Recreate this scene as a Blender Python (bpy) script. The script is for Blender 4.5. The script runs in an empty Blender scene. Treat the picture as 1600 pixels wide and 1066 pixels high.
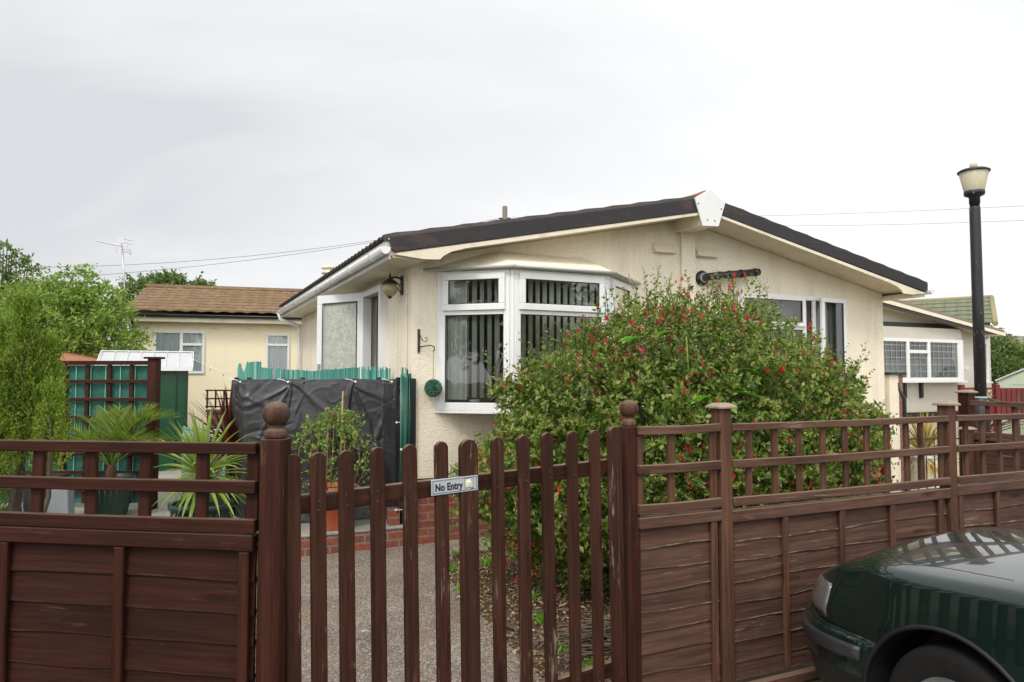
import bpy, bmesh, math, random
import numpy as np
from mathutils import Vector, Matrix, noise
random.seed(7); RNG=np.random.default_rng(11)
PI=math.pi
SC=bpy.context.scene; COL=SC.collection

# ------------------------------------------------------------------ node helpers
class NT:
    def __init__(s,name):
        s.m=bpy.data.materials.new(name); s.m.use_nodes=True; s.t=s.m.node_tree; s.n=s.t.nodes; s.n.clear()
        s.out=s.n.new('ShaderNodeOutputMaterial'); s.p=s.n.new('ShaderNodeBsdfPrincipled'); s.link(s.p.outputs[0],s.out.inputs[0])
        s.co=None
    def new(s,k,**kw):
        x=s.n.new(k)
        for a,b in kw.items(): setattr(x,a,b)
        return x
    def link(s,a,b): s.t.links.new(a,b)
    def set(s,x,i,v):
        if hasattr(v,'is_output') or isinstance(v,bpy.types.NodeSocket): s.link(v,x.inputs[i])
        else: x.inputs[i].default_value=v
    def coord(s,rand=False):
        tc=s.new('ShaderNodeTexCoord'); o=tc.outputs['Object']
        if rand:
            oi=s.new('ShaderNodeObjectInfo'); m=s.math('MULTIPLY',oi.outputs['Random'],37.0)
            o=s.vadd(o,m)
        return o
    def vadd(s,a,b):
        v=s.new('ShaderNodeVectorMath',operation='ADD'); s.set(v,0,a); s.set(v,1,b); return v.outputs[0]
    def vmul(s,a,b):
        v=s.new('ShaderNodeVectorMath',operation='MULTIPLY'); s.set(v,0,a); s.set(v,1,b); return v.outputs[0]
    def math(s,op,a,b=0.0,c=0.0,clamp=False):
        x=s.new('ShaderNodeMath',operation=op); x.use_clamp=clamp; s.set(x,0,a); s.set(x,1,b); s.set(x,2,c); return x.outputs[0]
    def noise(s,v,scale,detail=4.0,rough=.55,dist=0.0):
        x=s.new('ShaderNodeTexNoise'); s.set(x,'Vector',v); s.set(x,'Scale',scale); s.set(x,'Detail',detail); s.set(x,'Roughness',rough); s.set(x,'Distortion',dist); return x.outputs['Fac']
    def voro(s,v,scale,feature='F1'):
        x=s.new('ShaderNodeTexVoronoi',feature=feature); s.set(x,'Vector',v); s.set(x,'Scale',scale); return x
    def ramp(s,f,stops,interp='LINEAR'):
        x=s.new('ShaderNodeValToRGB'); r=x.color_ramp; r.interpolation=interp
        while len(r.elements)<len(stops): r.elements.new(.5)
        for e,(p,c) in zip(r.elements,stops):
            e.position=p; e.color=(c if hasattr(c,'__len__') else (c,c,c))+((1,) if not hasattr(c,'__len__') or len(c)==3 else ())
        s.set(x,'Fac',f); return x.outputs['Color']
    def mix(s,f,a,b,mode='MIX'):
        x=s.new('ShaderNodeMix',data_type='RGBA',blend_type=mode); s.set(x,0,f)
        for i,v in ((6,a),(7,b)):
            if isinstance(v,tuple) and len(v)==3: v=v+(1,)
            if isinstance(v,(int,float)): v=(v,v,v,1)
            s.set(x,i,v)
        return x.outputs[2]
    def bump(s,h,strength=.3,dist=.01):
        b=s.new('ShaderNodeBump'); s.set(b,'Height',h); s.set(b,'Strength',strength); s.set(b,'Distance',dist); s.link(b.outputs[0],s.p.inputs['Normal']); return b
    def P(s,**kw):
        for k,v in kw.items():
            k=k.replace('_',' ')
            if isinstance(v,tuple) and len(v)==3 and 'Color' in k: v=v+(1,)
            s.set(s.p,k,v)
        return s
def plain(name,c,rough=.6,var=.12,nscale=3.0,bump=0.0,bscale=60.0,metal=0.0,coat=0.0,dirt=None,dirtamt=.35,spec=.5):
    n=NT(name); co=n.coord()
    f=n.noise(co,nscale,5,.6)
    lo=tuple(x*(1-var) for x in c); hi=tuple(min(1,x*(1+var)) for x in c)
    col=n.ramp(f,[(.3,lo),(.7,hi)])
    if dirt:
        d=n.noise(n.vmul(co,(1,1,.35)),5.0,8,.7)
        col=n.mix(n.math('MULTIPLY',n.ramp(d,[(.5,0.0),(.72,1.0)]),dirtamt),col,dirt)
    n.P(Base_Color=col,Roughness=rough,Metallic=metal); n.p.inputs['Coat Weight'].default_value=coat; n.p.inputs['Specular IOR Level'].default_value=spec
    if bump: n.bump(n.noise(co,bscale,4,.6),bump,.01)
    return n.m
def wood(name,c1,c2,axis='x',scuff=.5,top=(.17,.125,.1),topamt=.8,flake=0.0,knots=True,pale=(.30,.22,.17)):
    c1,c2,top,pale=[(c[0],c[1]*.985,c[2]*.90) for c in (c1,c2,top,pale)]
    n=NT(name); geo=n.new('ShaderNodeNewGeometry'); isl=geo.outputs['Random Per Island']
    co=n.vadd(n.coord(True),n.math('MULTIPLY',isl,23.0))
    sc={'x':(1.6,44,44),'z':(44,44,1.6),'y':(44,1.6,44)}[axis]
    sc2={'x':(6,150,150),'z':(150,150,6),'y':(150,6,150)}[axis]
    sc3={'x':(1.0,5,5),'z':(5,5,1.0),'y':(5,1,5)}[axis]
    g=n.noise(n.vmul(co,sc),1.0,7,.65,.35)
    col=n.ramp(g,[(.30,c1),(.70,c2)])
    big=n.noise(co,2.2,3,.5)
    col=n.mix(.8,col,n.ramp(big,[(.3,.72),(.7,1.28)]),'MULTIPLY')
    col=n.mix(.7,col,n.ramp(isl,[(0,.72),(1,1.25)]),'MULTIPLY')
    h=g
    fs=n.noise(n.vmul(co,tuple(x*.55 for x in sc2)),1.0,4,.65)
    col=n.mix(.75,col,n.ramp(fs,[(.35,.70),(.65,1.28)]),'MULTIPLY')
    if knots:
        kv=n.voro(n.vmul(co,sc3),1.5); kd=n.ramp(kv.outputs['Distance'],[(.04,1.0),(.06,.35),(.08,.85),(.13,0.0)])
        col=n.mix(n.math('MULTIPLY',kd,.75),col,tuple(x*.3 for x in c1))
    fn=n.noise(n.vmul(co,sc2),1.0,3,.6)
    bl=n.noise(n.vmul(co,tuple(x*2.2 for x in sc3)),1.0,7,.75)
    s1=n.math('MULTIPLY',n.ramp(bl,[(.60,0.0),(.68,1.0)]),n.ramp(fn,[(.45,0.0),(.6,1.0)]))
    col=n.mix(n.math('MULTIPLY',s1,scuff),col,pale)
    if flake:
        fl=n.noise(n.vmul(co,sc),.9,9,.8,1.2)
        f2=n.noise(co,1.7,3,.5)
        ff=n.math('MULTIPLY',n.ramp(fl,[(.60,0.0),(.64,1.0)]),n.ramp(f2,[(.48,0.0),(.62,1.0)]))
        col=n.mix(n.math('MULTIPLY',ff,flake),col,(.36,.30,.25))
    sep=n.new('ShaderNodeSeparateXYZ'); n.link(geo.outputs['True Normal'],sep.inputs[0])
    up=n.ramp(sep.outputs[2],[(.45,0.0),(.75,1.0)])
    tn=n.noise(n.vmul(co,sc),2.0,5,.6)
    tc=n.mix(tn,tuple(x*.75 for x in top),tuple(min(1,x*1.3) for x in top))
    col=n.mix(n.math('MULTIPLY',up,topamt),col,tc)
    n.P(Base_Color=col,Roughness=n.ramp(bl,[(.3,.5),(.7,.75)]))
    n.p.inputs['Specular IOR Level'].default_value=.16
    n.bump(n.math('ADD',n.math('MULTIPLY',g,.7),n.math('MULTIPLY',fn,.3)),.45,.004)
    return n.m
def leafmat(name,cols,trans=.3,rough=.45,spec=.4):
    n=NT(name); geo=n.new('ShaderNodeNewGeometry'); r=geo.outputs['Random Per Island']
    k=len(cols); col=n.ramp(r,[(i/(k-1) if k>1 else 0,c) for i,c in enumerate(cols)])
    co=n.coord(); col=n.mix(.6,col,n.ramp(n.noise(co,2.5,3),[(.3,.7),(.7,1.3)]),'MULTIPLY')
    n.P(Base_Color=col,Roughness=rough); n.p.inputs['Specular IOR Level'].default_value=spec
    t=n.new('ShaderNodeBsdfTranslucent'); n.link(n.mix(1.0,col,(1.3,1.5,.7),'MULTIPLY'),t.inputs[0])
    m=n.new('ShaderNodeMixShader'); m.inputs[0].default_value=trans; n.link(n.p.outputs[0],m.inputs[1]); n.link(t.outputs[0],m.inputs[2]); n.link(m.outputs[0],n.out.inputs[0])
    return n.m
def glassmat(name,tint=(.8,.85,.85),spec=1.0,ior=1.5,rough=.0):
    n=NT(name); n.n.remove(n.p)
    tr=n.new('ShaderNodeBsdfTransparent'); tr.inputs[0].default_value=tint+(1,)
    gl=n.new('ShaderNodeBsdfGlossy'); gl.inputs['Roughness'].default_value=rough
    co=n.coord(); b=n.new('ShaderNodeBump'); b.inputs['Strength'].default_value=.04; b.inputs['Distance'].default_value=.02; n.link(n.noise(co,2.5,2),b.inputs['Height']); n.link(b.outputs[0],gl.inputs['Normal'])
    fr=n.new('ShaderNodeFresnel'); fr.inputs[0].default_value=ior
    f=n.math('MULTIPLY_ADD',fr.outputs[0],spec*1.25,.03,True)
    mx=n.new('ShaderNodeMixShader'); n.link(f,mx.inputs[0]); n.link(tr.outputs[0],mx.inputs[1]); n.link(gl.outputs[0],mx.inputs[2]); n.link(mx.outputs[0],n.out.inputs[0])
    return n.m
def brickmat(name,c1,c2,mortar,bw=.215,bh=.065,ms=.01):
    n=NT(name); co=n.coord(); sp=n.new('ShaderNodeSeparateXYZ'); n.link(co,sp.inputs[0])
    cb=n.new('ShaderNodeCombineXYZ'); n.link(n.math('ADD',sp.outputs[0],sp.outputs[1]),cb.inputs[0]); n.link(sp.outputs[2],cb.inputs[1])
    b=n.new('ShaderNodeTexBrick'); n.link(cb.outputs[0],b.inputs['Vector'])
    for k,v in (('Color1',c1+(1,)),('Color2',c2+(1,)),('Mortar',mortar+(1,)),('Scale',1.0),('Mortar Size',ms),('Brick Width',bw),('Row Height',bh+ms),('Bias',0.0),('Mortar Smooth',.15)): b.inputs[k].default_value=v
    nz=n.noise(co,28,5,.7); col=n.mix(.8,b.outputs['Color'],n.ramp(nz,[(.25,.55),(.75,1.4)]),'MULTIPLY')
    st=n.noise(co,4,5,.6); col=n.mix(n.math('MULTIPLY',n.ramp(st,[(.52,0.0),(.7,1.0)]),.4),col,(.09,.09,.06))
    n.P(Base_Color=col,Roughness=.85)
    h=n.math('SUBTRACT',n.math('MULTIPLY',nz,.3),b.outputs['Fac']); n.bump(h,.7,.008)
    return n.m
def rendermat(name,c,dirty=.25,scale=70,bs=.5,stain=(.35,.3,.2)):
    n=NT(name); co=n.coord()
    v=n.noise(co,1.1,4,.6); col=n.mix(v,tuple(x*.93 for x in c),tuple(min(1,x*1.05) for x in c))
    st=n.noise(n.vmul(co,(3.5,3.5,.5)),1.0,7,.7)
    col=n.mix(n.math('MULTIPLY',n.ramp(st,[(.5,0.0),(.75,1.0)]),dirty),col,stain)
    gr=n.new('ShaderNodeSeparateXYZ'); n.link(co,gr.inputs[0]); gz=n.math('MULTIPLY',n.ramp(gr.outputs[2],[(.0,1.0),(.55,1.0),(1.0,0.0)]),n.ramp(n.noise(co,3.2,7,.7),[(.42,0.0),(.68,.5)])); col=n.mix(gz,col,(.42,.40,.28))
    sp=n.voro(co,55.0); col=n.mix(.30,col,n.ramp(sp.outputs['Distance'],[(.0,.7),(.55,1.12)]),'MULTIPLY')
    n.P(Base_Color=col,Roughness=.9); n.p.inputs['Specular IOR Level'].default_value=.2
    h=n.math('ADD',n.noise(co,scale,5,.65),n.math('MULTIPLY',sp.outputs['Distance'],-.5)); n.bump(h,bs,.02)
    return n.m

# ------------------------------------------------------------------ mesh builder
def rotmat(a,axis='Z'): return Matrix.Rotation(a,4,axis)
class MB:
    def __init__(s): s.v=[]; s.f=[]; s.sm=[]; s.T=Matrix.Identity(4); s.mi=[]; s.m=0
    def add(s,vs,fs,smooth=False):
        o=len(s.v); s.v+=[tuple(s.T@Vector(p)) for p in vs]
        for f in fs: s.f.append(tuple(i+o for i in f)); s.sm.append(smooth); s.mi.append(s.m)
        return s
    def box(s,x0,x1,y0,y1,z0,z1):
        return s.add([(x0,y0,z0),(x1,y0,z0),(x1,y1,z0),(x0,y1,z0),(x0,y0,z1),(x1,y0,z1),(x1,y1,z1),(x0,y1,z1)],
            [(3,2,1,0),(4,5,6,7),(0,1,5,4),(1,2,6,5),(2,3,7,6),(3,0,4,7)])
    def prism(s,poly,a,b,plane='xz',smooth=False):   # poly in plane, extruded along the remaining axis a..b
        n=len(poly)
        def pt(p,t):
            return {'xz':(p[0],t,p[1]),'xy':(p[0],p[1],t),'yz':(t,p[0],p[1])}[plane]
        vs=[pt(p,a) for p in poly]+[pt(p,b) for p in poly]
        fs=[tuple(range(n)),tuple(range(2*n-1,n-1,-1))]
        s.add(vs,fs)
        o=len(s.v)-2*n
        for i in range(n):
            j=(i+1)%n; s.f.append((o+i,o+i+n,o+j+n,o+j)); s.sm.append(smooth); s.mi.append(s.m)
        return s
    def tube(s,pts,r,seg=8,caps=True,smooth=True):
        pts=[Vector(p) for p in pts]; n=len(pts); rs=r if hasattr(r,'__len__') else [r]*n
        vs=[];prev=None
        for i,p in enumerate(pts):
            d=(pts[min(i+1,n-1)]-pts[max(i-1,0)])
            if d.length<1e-9: d=Vector((0,0,1))
            d.normalize()
            if prev is None:
                a=Vector((0,0,1)) if abs(d.z)<.9 else Vector((1,0,0)); x=d.cross(a).normalized()
            else:
                x=prev-d*prev.dot(d)
                if x.length<1e-6: x=d.cross(Vector((0,0,1)))
                x.normalize()
            prev=x; y=d.cross(x)
            for k in range(seg):
                t=2*PI*k/seg; vs.append(tuple(p+(x*math.cos(t)+y*math.sin(t))*rs[i]))
        fs=[(i*seg+k,i*seg+(k+1)%seg,(i+1)*seg+(k+1)%seg,(i+1)*seg+k) for i in range(n-1) for k in range(seg)]
        s.add(vs,fs,smooth)
        if caps: 
            o=len(s.v)-n*seg; s.f.append(tuple(o+k for k in range(seg-1,-1,-1))); s.f.append(tuple(o+(n-1)*seg+k for k in range(seg))); s.sm+=[False]*2; s.mi+=[s.m]*2
        return s
    def lathe(s,prof,seg=24,c=(0,0,0),axis='z',smooth=True,caps=True):  # prof (r,h)
        vs=[];n=len(prof)
        for r,h in prof:
            for k in range(seg):
                t=2*PI*k/seg; x,y=r*math.cos(t),r*math.sin(t)
                p={'z':(x,y,h),'y':(x,h,y),'x':(h,x,y)}[axis]; vs.append((p[0]+c[0],p[1]+c[1],p[2]+c[2]))
        fs=[(i*seg+k,i*seg+(k+1)%seg,(i+1)*seg+(k+1)%seg,(i+1)*seg+k) for i in range(n-1) for k in range(seg)]
        s.add(vs,fs,smooth); o=len(s.v)-n*seg
        if caps:
            s.f.append(tuple(o+k for k in range(seg-1,-1,-1))); s.f.append(tuple(o+(n-1)*seg+k for k in range(seg))); s.sm+=[False]*2; s.mi+=[s.m]*2
        return s
    def grid(s,fn,nu,nv,smooth=True):
        vs=[fn(i/nu,j/nv) for j in range(nv+1) for i in range(nu+1)]
        fs=[(j*(nu+1)+i,j*(nu+1)+i+1,(j+1)*(nu+1)+i+1,(j+1)*(nu+1)+i) for j in range(nv) for i in range(nu)]
        return s.add(vs,fs,smooth)
    def build(s,name,mats,parent=None,bevel=0,solid=0,seg=1,weld=False,recalc=True):
        me=bpy.data.meshes.new(name); me.from_pydata(s.v,[],s.f)
        mats=mats if isinstance(mats,(list,tuple)) else [mats]
        for m in mats: me.materials.append(m)
        me.polygons.foreach_set('use_smooth',s.sm); me.polygons.foreach_set('material_index',s.mi)
        if recalc or weld:
            bm=bmesh.new(); bm.from_mesh(me)
            if weld: bmesh.ops.remove_doubles(bm,verts=bm.verts,dist=.0005)
            if recalc: bmesh.ops.recalc_face_normals(bm,faces=bm.faces)
            bm.to_mesh(me); bm.free()
        o=bpy.data.objects.new(name,me); COL.objects.link(o)
        if parent: o.parent=parent
        if bevel:
            b=o.modifiers.new('bevel','BEVEL'); b.width=bevel; b.segments=seg; b.limit_method='ANGLE'; b.angle_limit=.7
        if solid:
            b=o.modifiers.new('solid','SOLIDIFY'); b.thickness=solid; b.offset=0
        return o
def tag(o,label=None,cat=None,group=None,kind=None):
    if label: o['label']=label
    if cat: o['category']=cat
    if group: o['group']=group
    if kind: o['kind']=kind
    return o
def root(name,label,cat,loc=(0,0,0),rz=0,group=None):
    o=bpy.data.objects.new(name,None); COL.objects.link(o); o.location=loc; o.rotation_euler=(0,0,rz); o.empty_display_size=.2
    return tag(o,label,cat,group)
def copy_tree(o,parent=None):
    c=o.copy(); COL.objects.link(c); c.parent=parent
    for ch in o.children: copy_tree(ch,c)
    return c
def fmat(loc,a): return Matrix.Translation(Vector((loc[0],loc[1],loc[2] if len(loc)>2 else 0)))@rotmat(a)
def norm(a): return a/np.maximum(np.linalg.norm(a,axis=-1,keepdims=True),1e-9)
def raw_mesh(name,V,Fc,mat,parent=None,smooth=False):
    me=bpy.data.meshes.new(name); nf=len(Fc); k=Fc.shape[1]
    me.vertices.add(len(V)); me.vertices.foreach_set('co',V.astype(np.float32).ravel())
    me.loops.add(nf*k); me.loops.foreach_set('vertex_index',Fc.astype(np.int32).ravel())
    me.polygons.add(nf); me.polygons.foreach_set('loop_start',(np.arange(nf)*k).astype(np.int32)); me.polygons.foreach_set('loop_total',np.full(nf,k,dtype=np.int32))
    me.polygons.foreach_set('use_smooth',np.full(nf,smooth)); me.materials.append(mat); me.update(calc_edges=True); me.validate()
    o=bpy.data.objects.new(name,me); COL.objects.link(o)
    if parent: o.parent=parent
    return o
def leaves(name,P,D,N,L,W,mat,parent=None,fold=.12,mid=.45):
    D=norm(D); S=norm(np.cross(D,N)); N=np.cross(S,D); L=np.broadcast_to(L,(len(P),))[:,None]; W=np.broadcast_to(W,(len(P),))[:,None]
    m=P+D*L*mid; a=m+S*W/2+N*W*fold; b=m-S*W/2+N*W*fold; t=P+D*L
    V=np.stack([P,a,t,b],1).reshape(-1,3); i=np.arange(len(P))*4
    F=np.stack([np.stack([i,i+1,i+2],1),np.stack([i,i+2,i+3],1)],1).reshape(-1,3)
    return raw_mesh(name,V,F,mat,parent)
def rvec(n): return norm(RNG.normal(size=(n,3)))
def shoots(start,dirs,length,nl,droop=0.0,jit=.0):
    # returns leaf base points, shoot tangents
    n=len(start); t=(np.arange(nl)+.6)/nl; t=t[None,:,None]
    Lh=np.broadcast_to(length,(n,))[:,None,None]
    P=start[:,None,:]+dirs[:,None,:]*Lh*t+np.array([0,0,-1.])*(Lh*droop*t*t)
    T=norm(dirs[:,None,:]+np.array([0,0,-1.])*droop*2*t)
    T=np.broadcast_to(T,P.shape)
    if jit: P=P+RNG.normal(size=P.shape)*jit
    return P.reshape(-1,3),T.reshape(-1,3)
def ribbons(name,items,mat,parent=None):   # items: (base,dir,length,width,droop) curved strap leaves
    V=[];F=[];o=0;K=7
    for b,d,L,W,dr in items:
        b=np.array(b,float); d=np.array(d,float); d/=np.linalg.norm(d); side=np.cross(d,[0,0,1.]); 
        if np.linalg.norm(side)<.05: side=np.array([1.,0,0])
        side/=np.linalg.norm(side); p=b.copy(); q=d.copy(); up=np.cross(side,q)
        for k in range(K+1):
            t=k/K; w=W*(.55+.45*min(1,t*4))*(1-t**2.5)+.0008
            V+= [p-side*w/2+up*w*.15,p-up*w*.1,p+side*w/2+up*w*.15]
            q=q+np.array([0,0,-1.])*dr/K*(.3+1.4*t); q/=np.linalg.norm(q); p=p+q*L/K; up=np.cross(side,q)
        for k in range(K):
            a=o+k*3; F+=[(a,a+1,a+4,a+3),(a+1,a+2,a+5,a+4)]
        o+=3*(K+1)
    return raw_mesh(name,np.array(V),np.array(F),mat,parent,True)
# ------------------------------------------------------------------ materials
M={}
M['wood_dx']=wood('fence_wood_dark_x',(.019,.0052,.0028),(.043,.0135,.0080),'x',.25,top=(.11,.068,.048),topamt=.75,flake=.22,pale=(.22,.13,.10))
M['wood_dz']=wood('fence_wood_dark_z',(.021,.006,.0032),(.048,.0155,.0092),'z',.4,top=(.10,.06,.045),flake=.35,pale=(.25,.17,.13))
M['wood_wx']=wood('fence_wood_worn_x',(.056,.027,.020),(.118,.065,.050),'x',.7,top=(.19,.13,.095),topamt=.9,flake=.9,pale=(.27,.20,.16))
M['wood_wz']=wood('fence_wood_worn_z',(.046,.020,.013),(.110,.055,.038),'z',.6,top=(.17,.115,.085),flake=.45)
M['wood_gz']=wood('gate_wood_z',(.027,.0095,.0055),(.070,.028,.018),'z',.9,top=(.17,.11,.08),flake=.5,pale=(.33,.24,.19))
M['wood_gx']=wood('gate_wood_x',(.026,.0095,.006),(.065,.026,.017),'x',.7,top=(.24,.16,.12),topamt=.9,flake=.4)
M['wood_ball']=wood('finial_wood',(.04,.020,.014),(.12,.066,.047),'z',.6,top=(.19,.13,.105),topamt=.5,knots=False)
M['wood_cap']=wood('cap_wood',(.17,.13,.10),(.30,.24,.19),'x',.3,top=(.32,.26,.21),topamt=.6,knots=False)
def edgemat(name,c,pale,amt):
    n=NT(name); co=n.coord(True); a=n.noise(n.vmul(co,(9,9,30)),1.0,6,.75); b_=n.noise(co,2.1,3,.5)
    m=n.math('MULTIPLY',n.ramp(a,[(.46,0.0),(.60,1.0)]),n.ramp(b_,[(.38,.0),(.60,1.0)])); n.P(Base_Color=n.mix(n.math('MULTIPLY',m,amt),c,pale),Roughness=.8); n.p.inputs['Specular IOR Level'].default_value=.2; return n.m
M['edge_w']=edgemat('flaking_board_edge',(.10,.055,.04),(.36,.29,.235),.85); M['edge_d']=edgemat('dark_board_edge',(.035,.010,.006),(.12,.06,.045),.45)
M['render']=rendermat('cream_render',(.84,.76,.615),.36,bs=.45)
M['render_l']=rendermat('cream_panel_render',(.86,.77,.56),.06,bs=.12)
M['render_g']=rendermat('pale_grey_render',(.56,.53,.475),.12)
M['brick']=brickmat('red_brick',(.27,.065,.035),(.19,.05,.032),(.20,.165,.13))
M['cream_paint']=plain('cream_paint',(.75,.67,.52),.5,.05,dirt=(.35,.29,.2),dirtamt=.4)
M['upvc']=plain('white_upvc',(.74,.74,.73),.3,.02,dirt=(.5,.48,.43),dirtamt=.25)
M['upvc_grey']=plain('grey_trim',(.46,.47,.46),.35,.06,dirt=(.25,.25,.22))
M['gasket']=plain('black_gasket',(.02,.02,.022),.6)
M['glass']=glassmat('window_glass')
M['glass_dark']=glassmat('leaded_glass',(.55,.58,.58))
n=NT('obscure_glass'); co=n.coord(); n.P(Base_Color=n.mix(n.ramp(n.noise(co,14,5,.7,1.5),[(.4,0.0),(.6,1.0)]),(.36,.38,.32),(.50,.51,.44)),Roughness=.18); n.bump(n.noise(co,16,5,.7,1.5),.8,.01); M['obscure']=n.m
n=NT('vertical_blind_fabric'); co=n.coord(); n.P(Base_Color=n.mix(n.noise(co,6,3),(.80,.78,.70),(.88,.86,.80)),Roughness=.9); n.p.inputs['Transmission Weight'].default_value=0
t=n.new('ShaderNodeBsdfTranslucent'); t.inputs[0].default_value=(.7,.68,.6,1); mx=n.new('ShaderNodeMixShader'); mx.inputs[0].default_value=.35; n.link(n.p.outputs[0],mx.inputs[1]); n.link(t.outputs[0],mx.inputs[2]); n.link(mx.outputs[0],n.out.inputs[0]); M['blind']=n.m
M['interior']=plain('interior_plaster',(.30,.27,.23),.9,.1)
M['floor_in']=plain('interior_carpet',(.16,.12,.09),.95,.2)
# black bargeboard with rusty brown wear
n=NT('worn_black_bargeboard'); co=n.coord(); a=n.noise(n.vmul(co,(1.6,1.6,4)),1.6,8,.72); b=n.noise(n.vmul(co,(3,3,60)),1.0,4,.6)
col=n.mix(n.math('MULTIPLY',n.ramp(a,[(.54,0.0),(.64,1.0)]),.6),(.014,.012,.013),(.085,.035,.025)); col=n.mix(n.math('MULTIPLY',n.ramp(b,[(.55,0.0),(.75,1.0)]),.35),col,(.06,.05,.05)); n.P(Base_Color=col,Roughness=.55); n.bump(a,.3,.006); M['barge']=n.m
M['rooftile']=plain('dark_roof_tile',(.045,.032,.028),.8,.35,6,.4,30)
M['ridge_tile']=plain('terracotta_ridge',(.26,.10,.06),.8,.25,8,.3,40)
M['black_metal']=plain('black_metal',(.015,.015,.016),.42,.2,dirt=(.06,.05,.045))
M['black_plastic']=plain('black_plastic',(.018,.018,.02),.4,.15,dirt=(.09,.085,.08),dirtamt=.3)
M['bracket']=plain('rusty_iron',(.05,.035,.03),.6,.3,15)
n=NT('lantern_glass'); n.P(Base_Color=(.42,.36,.22),Roughness=.2); n.p.inputs['Transmission Weight'].default_value=.25; M['amber']=n.m
M['topiary']=leafmat('topiary_leaves',[(.05,.13,.10),(.11,.24,.18),(.20,.36,.28)],.1)
M['concrete']=plain('patio_concrete',(.30,.285,.245),.9,.22,2.2,.4,60,dirt=(.13,.13,.09),dirtamt=.6)
# exposed aggregate path
def aggregate(name,c1,c2,c3,sc=75):
    n=NT(name); co=n.coord(); v=n.voro(co,sc); cr=n.ramp(n.math('FRACT',n.math('MULTIPLY',v.outputs['Color'],1.0)),[(0,c1),(.5,c2),(1,c3)])
    sp=n.new('ShaderNodeSeparateColor'); n.link(v.outputs['Color'],sp.inputs[0]); cr=n.ramp(sp.outputs[0],[(0,c1),(.55,c2),(.8,c2),(1,c3)])
    big=n.noise(co,1.6,6,.65); col=n.mix(.9,cr,n.ramp(big,[(.3,.68),(.7,1.28)]),'MULTIPLY'); col=n.mix(n.ramp(n.noise(co,2.7,4,.6),[(.5,0.0),(.66,.35)]),col,(.24,.15,.09))
    col=n.mix(n.ramp(n.noise(co,6,8,.75),[(.62,0.0),(.75,.5)]),col,(.09,.10,.04)); sp2=n.noise(co,9,3,.5); col=n.mix(n.math('MULTIPLY',n.ramp(sp2,[(.70,0.0),(.74,1.0)]),.7),col,(.45,.44,.4))
    n.P(Base_Color=col,Roughness=.9); n.bump(n.math('SUBTRACT',n.noise(co,30,4),v.outputs['Distance']),.6,.01); return n.m
M['aggregate']=aggregate('exposed_aggregate',(.10,.08,.06),(.235,.195,.155),(.42,.37,.31),100)
M['gravel']=aggregate('yellow_gravel',(.30,.25,.15),(.44,.38,.24),(.60,.53,.36),40)
M['tarmac']=aggregate('road_tarmac',(.045,.045,.043),(.07,.068,.065),(.13,.125,.12),110)
M['slab']=plain('mossy_paving_slab',(.24,.21,.16),.9,.3,3,.4,50,dirt=(.10,.11,.05),dirtamt=.7)
M['soil']=plain('garden_soil',(.075,.052,.032),.95,.4,6,.8,40,dirt=(.16,.12,.07))
M['turf']=plain('rough_ground',(.10,.11,.055),.95,.35,1.5,.6,50,dirt=(.15,.13,.09))
M['litter']=leafmat('dry_leaves',[(.10,.045,.02),(.30,.17,.08),(.42,.30,.17),(.20,.07,.035),(.50,.40,.26)],.1,.7)
M['twig']=plain('dry_twigs',(.14,.105,.075),.85,.35,20)
M['bark']=plain('bark',(.085,.065,.045),.9,.3,14,.8,30)
M['fuchsia']=leafmat('fuchsia_leaves',[(0.042,0.089,0.015),(0.080,0.145,0.023),(0.128,0.208,0.033),(0.191,0.271,0.048),(0.277,0.334,0.076),(0.288,0.208,0.076)],.35,.4)
M['fuchsia_tip']=leafmat('fuchsia_tip_leaves',[(0.16,0.22,0.05),(0.26,0.3,0.1),(0.32,0.27,0.12),(0.32,0.16,0.09),(0.2,0.26,0.06)],.35)
M['blossom']=leafmat('fuchsia_flowers',[(0.42,0.008,0.02),(0.62,0.018,0.045),(0.5,0.02,0.02),(0.25,0.01,0.05)],.25,.4)
M['bright_leaf']=leafmat('bright_green_leaves',[(.14,.32,.04),(.22,.42,.06),(.10,.26,.03)],.4)
M['ash']=leafmat('light_green_tree_leaves',[(0.103,0.162,0.033),(0.164,0.247,0.050),(0.247,0.337,0.077),(0.343,0.428,0.110)],.4)
M['tree_d']=leafmat('mid_green_tree_leaves',[(0.062,0.107,0.030),(0.102,0.160,0.046),(0.164,0.228,0.066),(0.217,0.267,0.090)],.35)
M['conifer']=leafmat('conifer_sprays',[(0.059,0.126,0.012),(0.117,0.227,0.019),(0.202,0.318,0.025),(0.269,0.335,0.041),(0.218,0.167,0.031)],.2,.6)
M['palm']=leafmat('palm_leaflets',[(0.066,0.143,0.020),(0.132,0.220,0.030),(0.220,0.297,0.050),(0.308,0.308,0.080)],.3)
M['cordy_g']=leafmat('cordyline_green',[(.14,.24,.03),(.22,.34,.05),(.33,.42,.09),(.45,.45,.13)],.3)
M['cordy_r']=leafmat('cordyline_red',[(.06,.014,.016),(.10,.022,.022),(.15,.04,.03)],.2)
M['phorm']=leafmat('phormium_leaves',[(.42,.28,.05),(.55,.40,.10),(.32,.24,.05),(.60,.42,.14)],.25)
M['climber']=leafmat('climber_leaves',[(.14,.26,.04),(.22,.34,.07),(.30,.38,.10),(.12,.20,.04)],.35)
M['pot_green']=plain('dark_green_plastic_pot',(.010,.045,.040),.35,.2,dirt=(.10,.10,.09))
M['terracotta']=plain('terracotta_pot',(.42,.10,.035),.7,.15,8)
M['shed_green']=plain('green_painted_steel',(.010,.060,.026),.35,.08,2)
M['shed_roof']=plain('white_metal_roof',(.50,.51,.53),.35,.05,dirt=(.4,.4,.38),dirtamt=.3)
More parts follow.
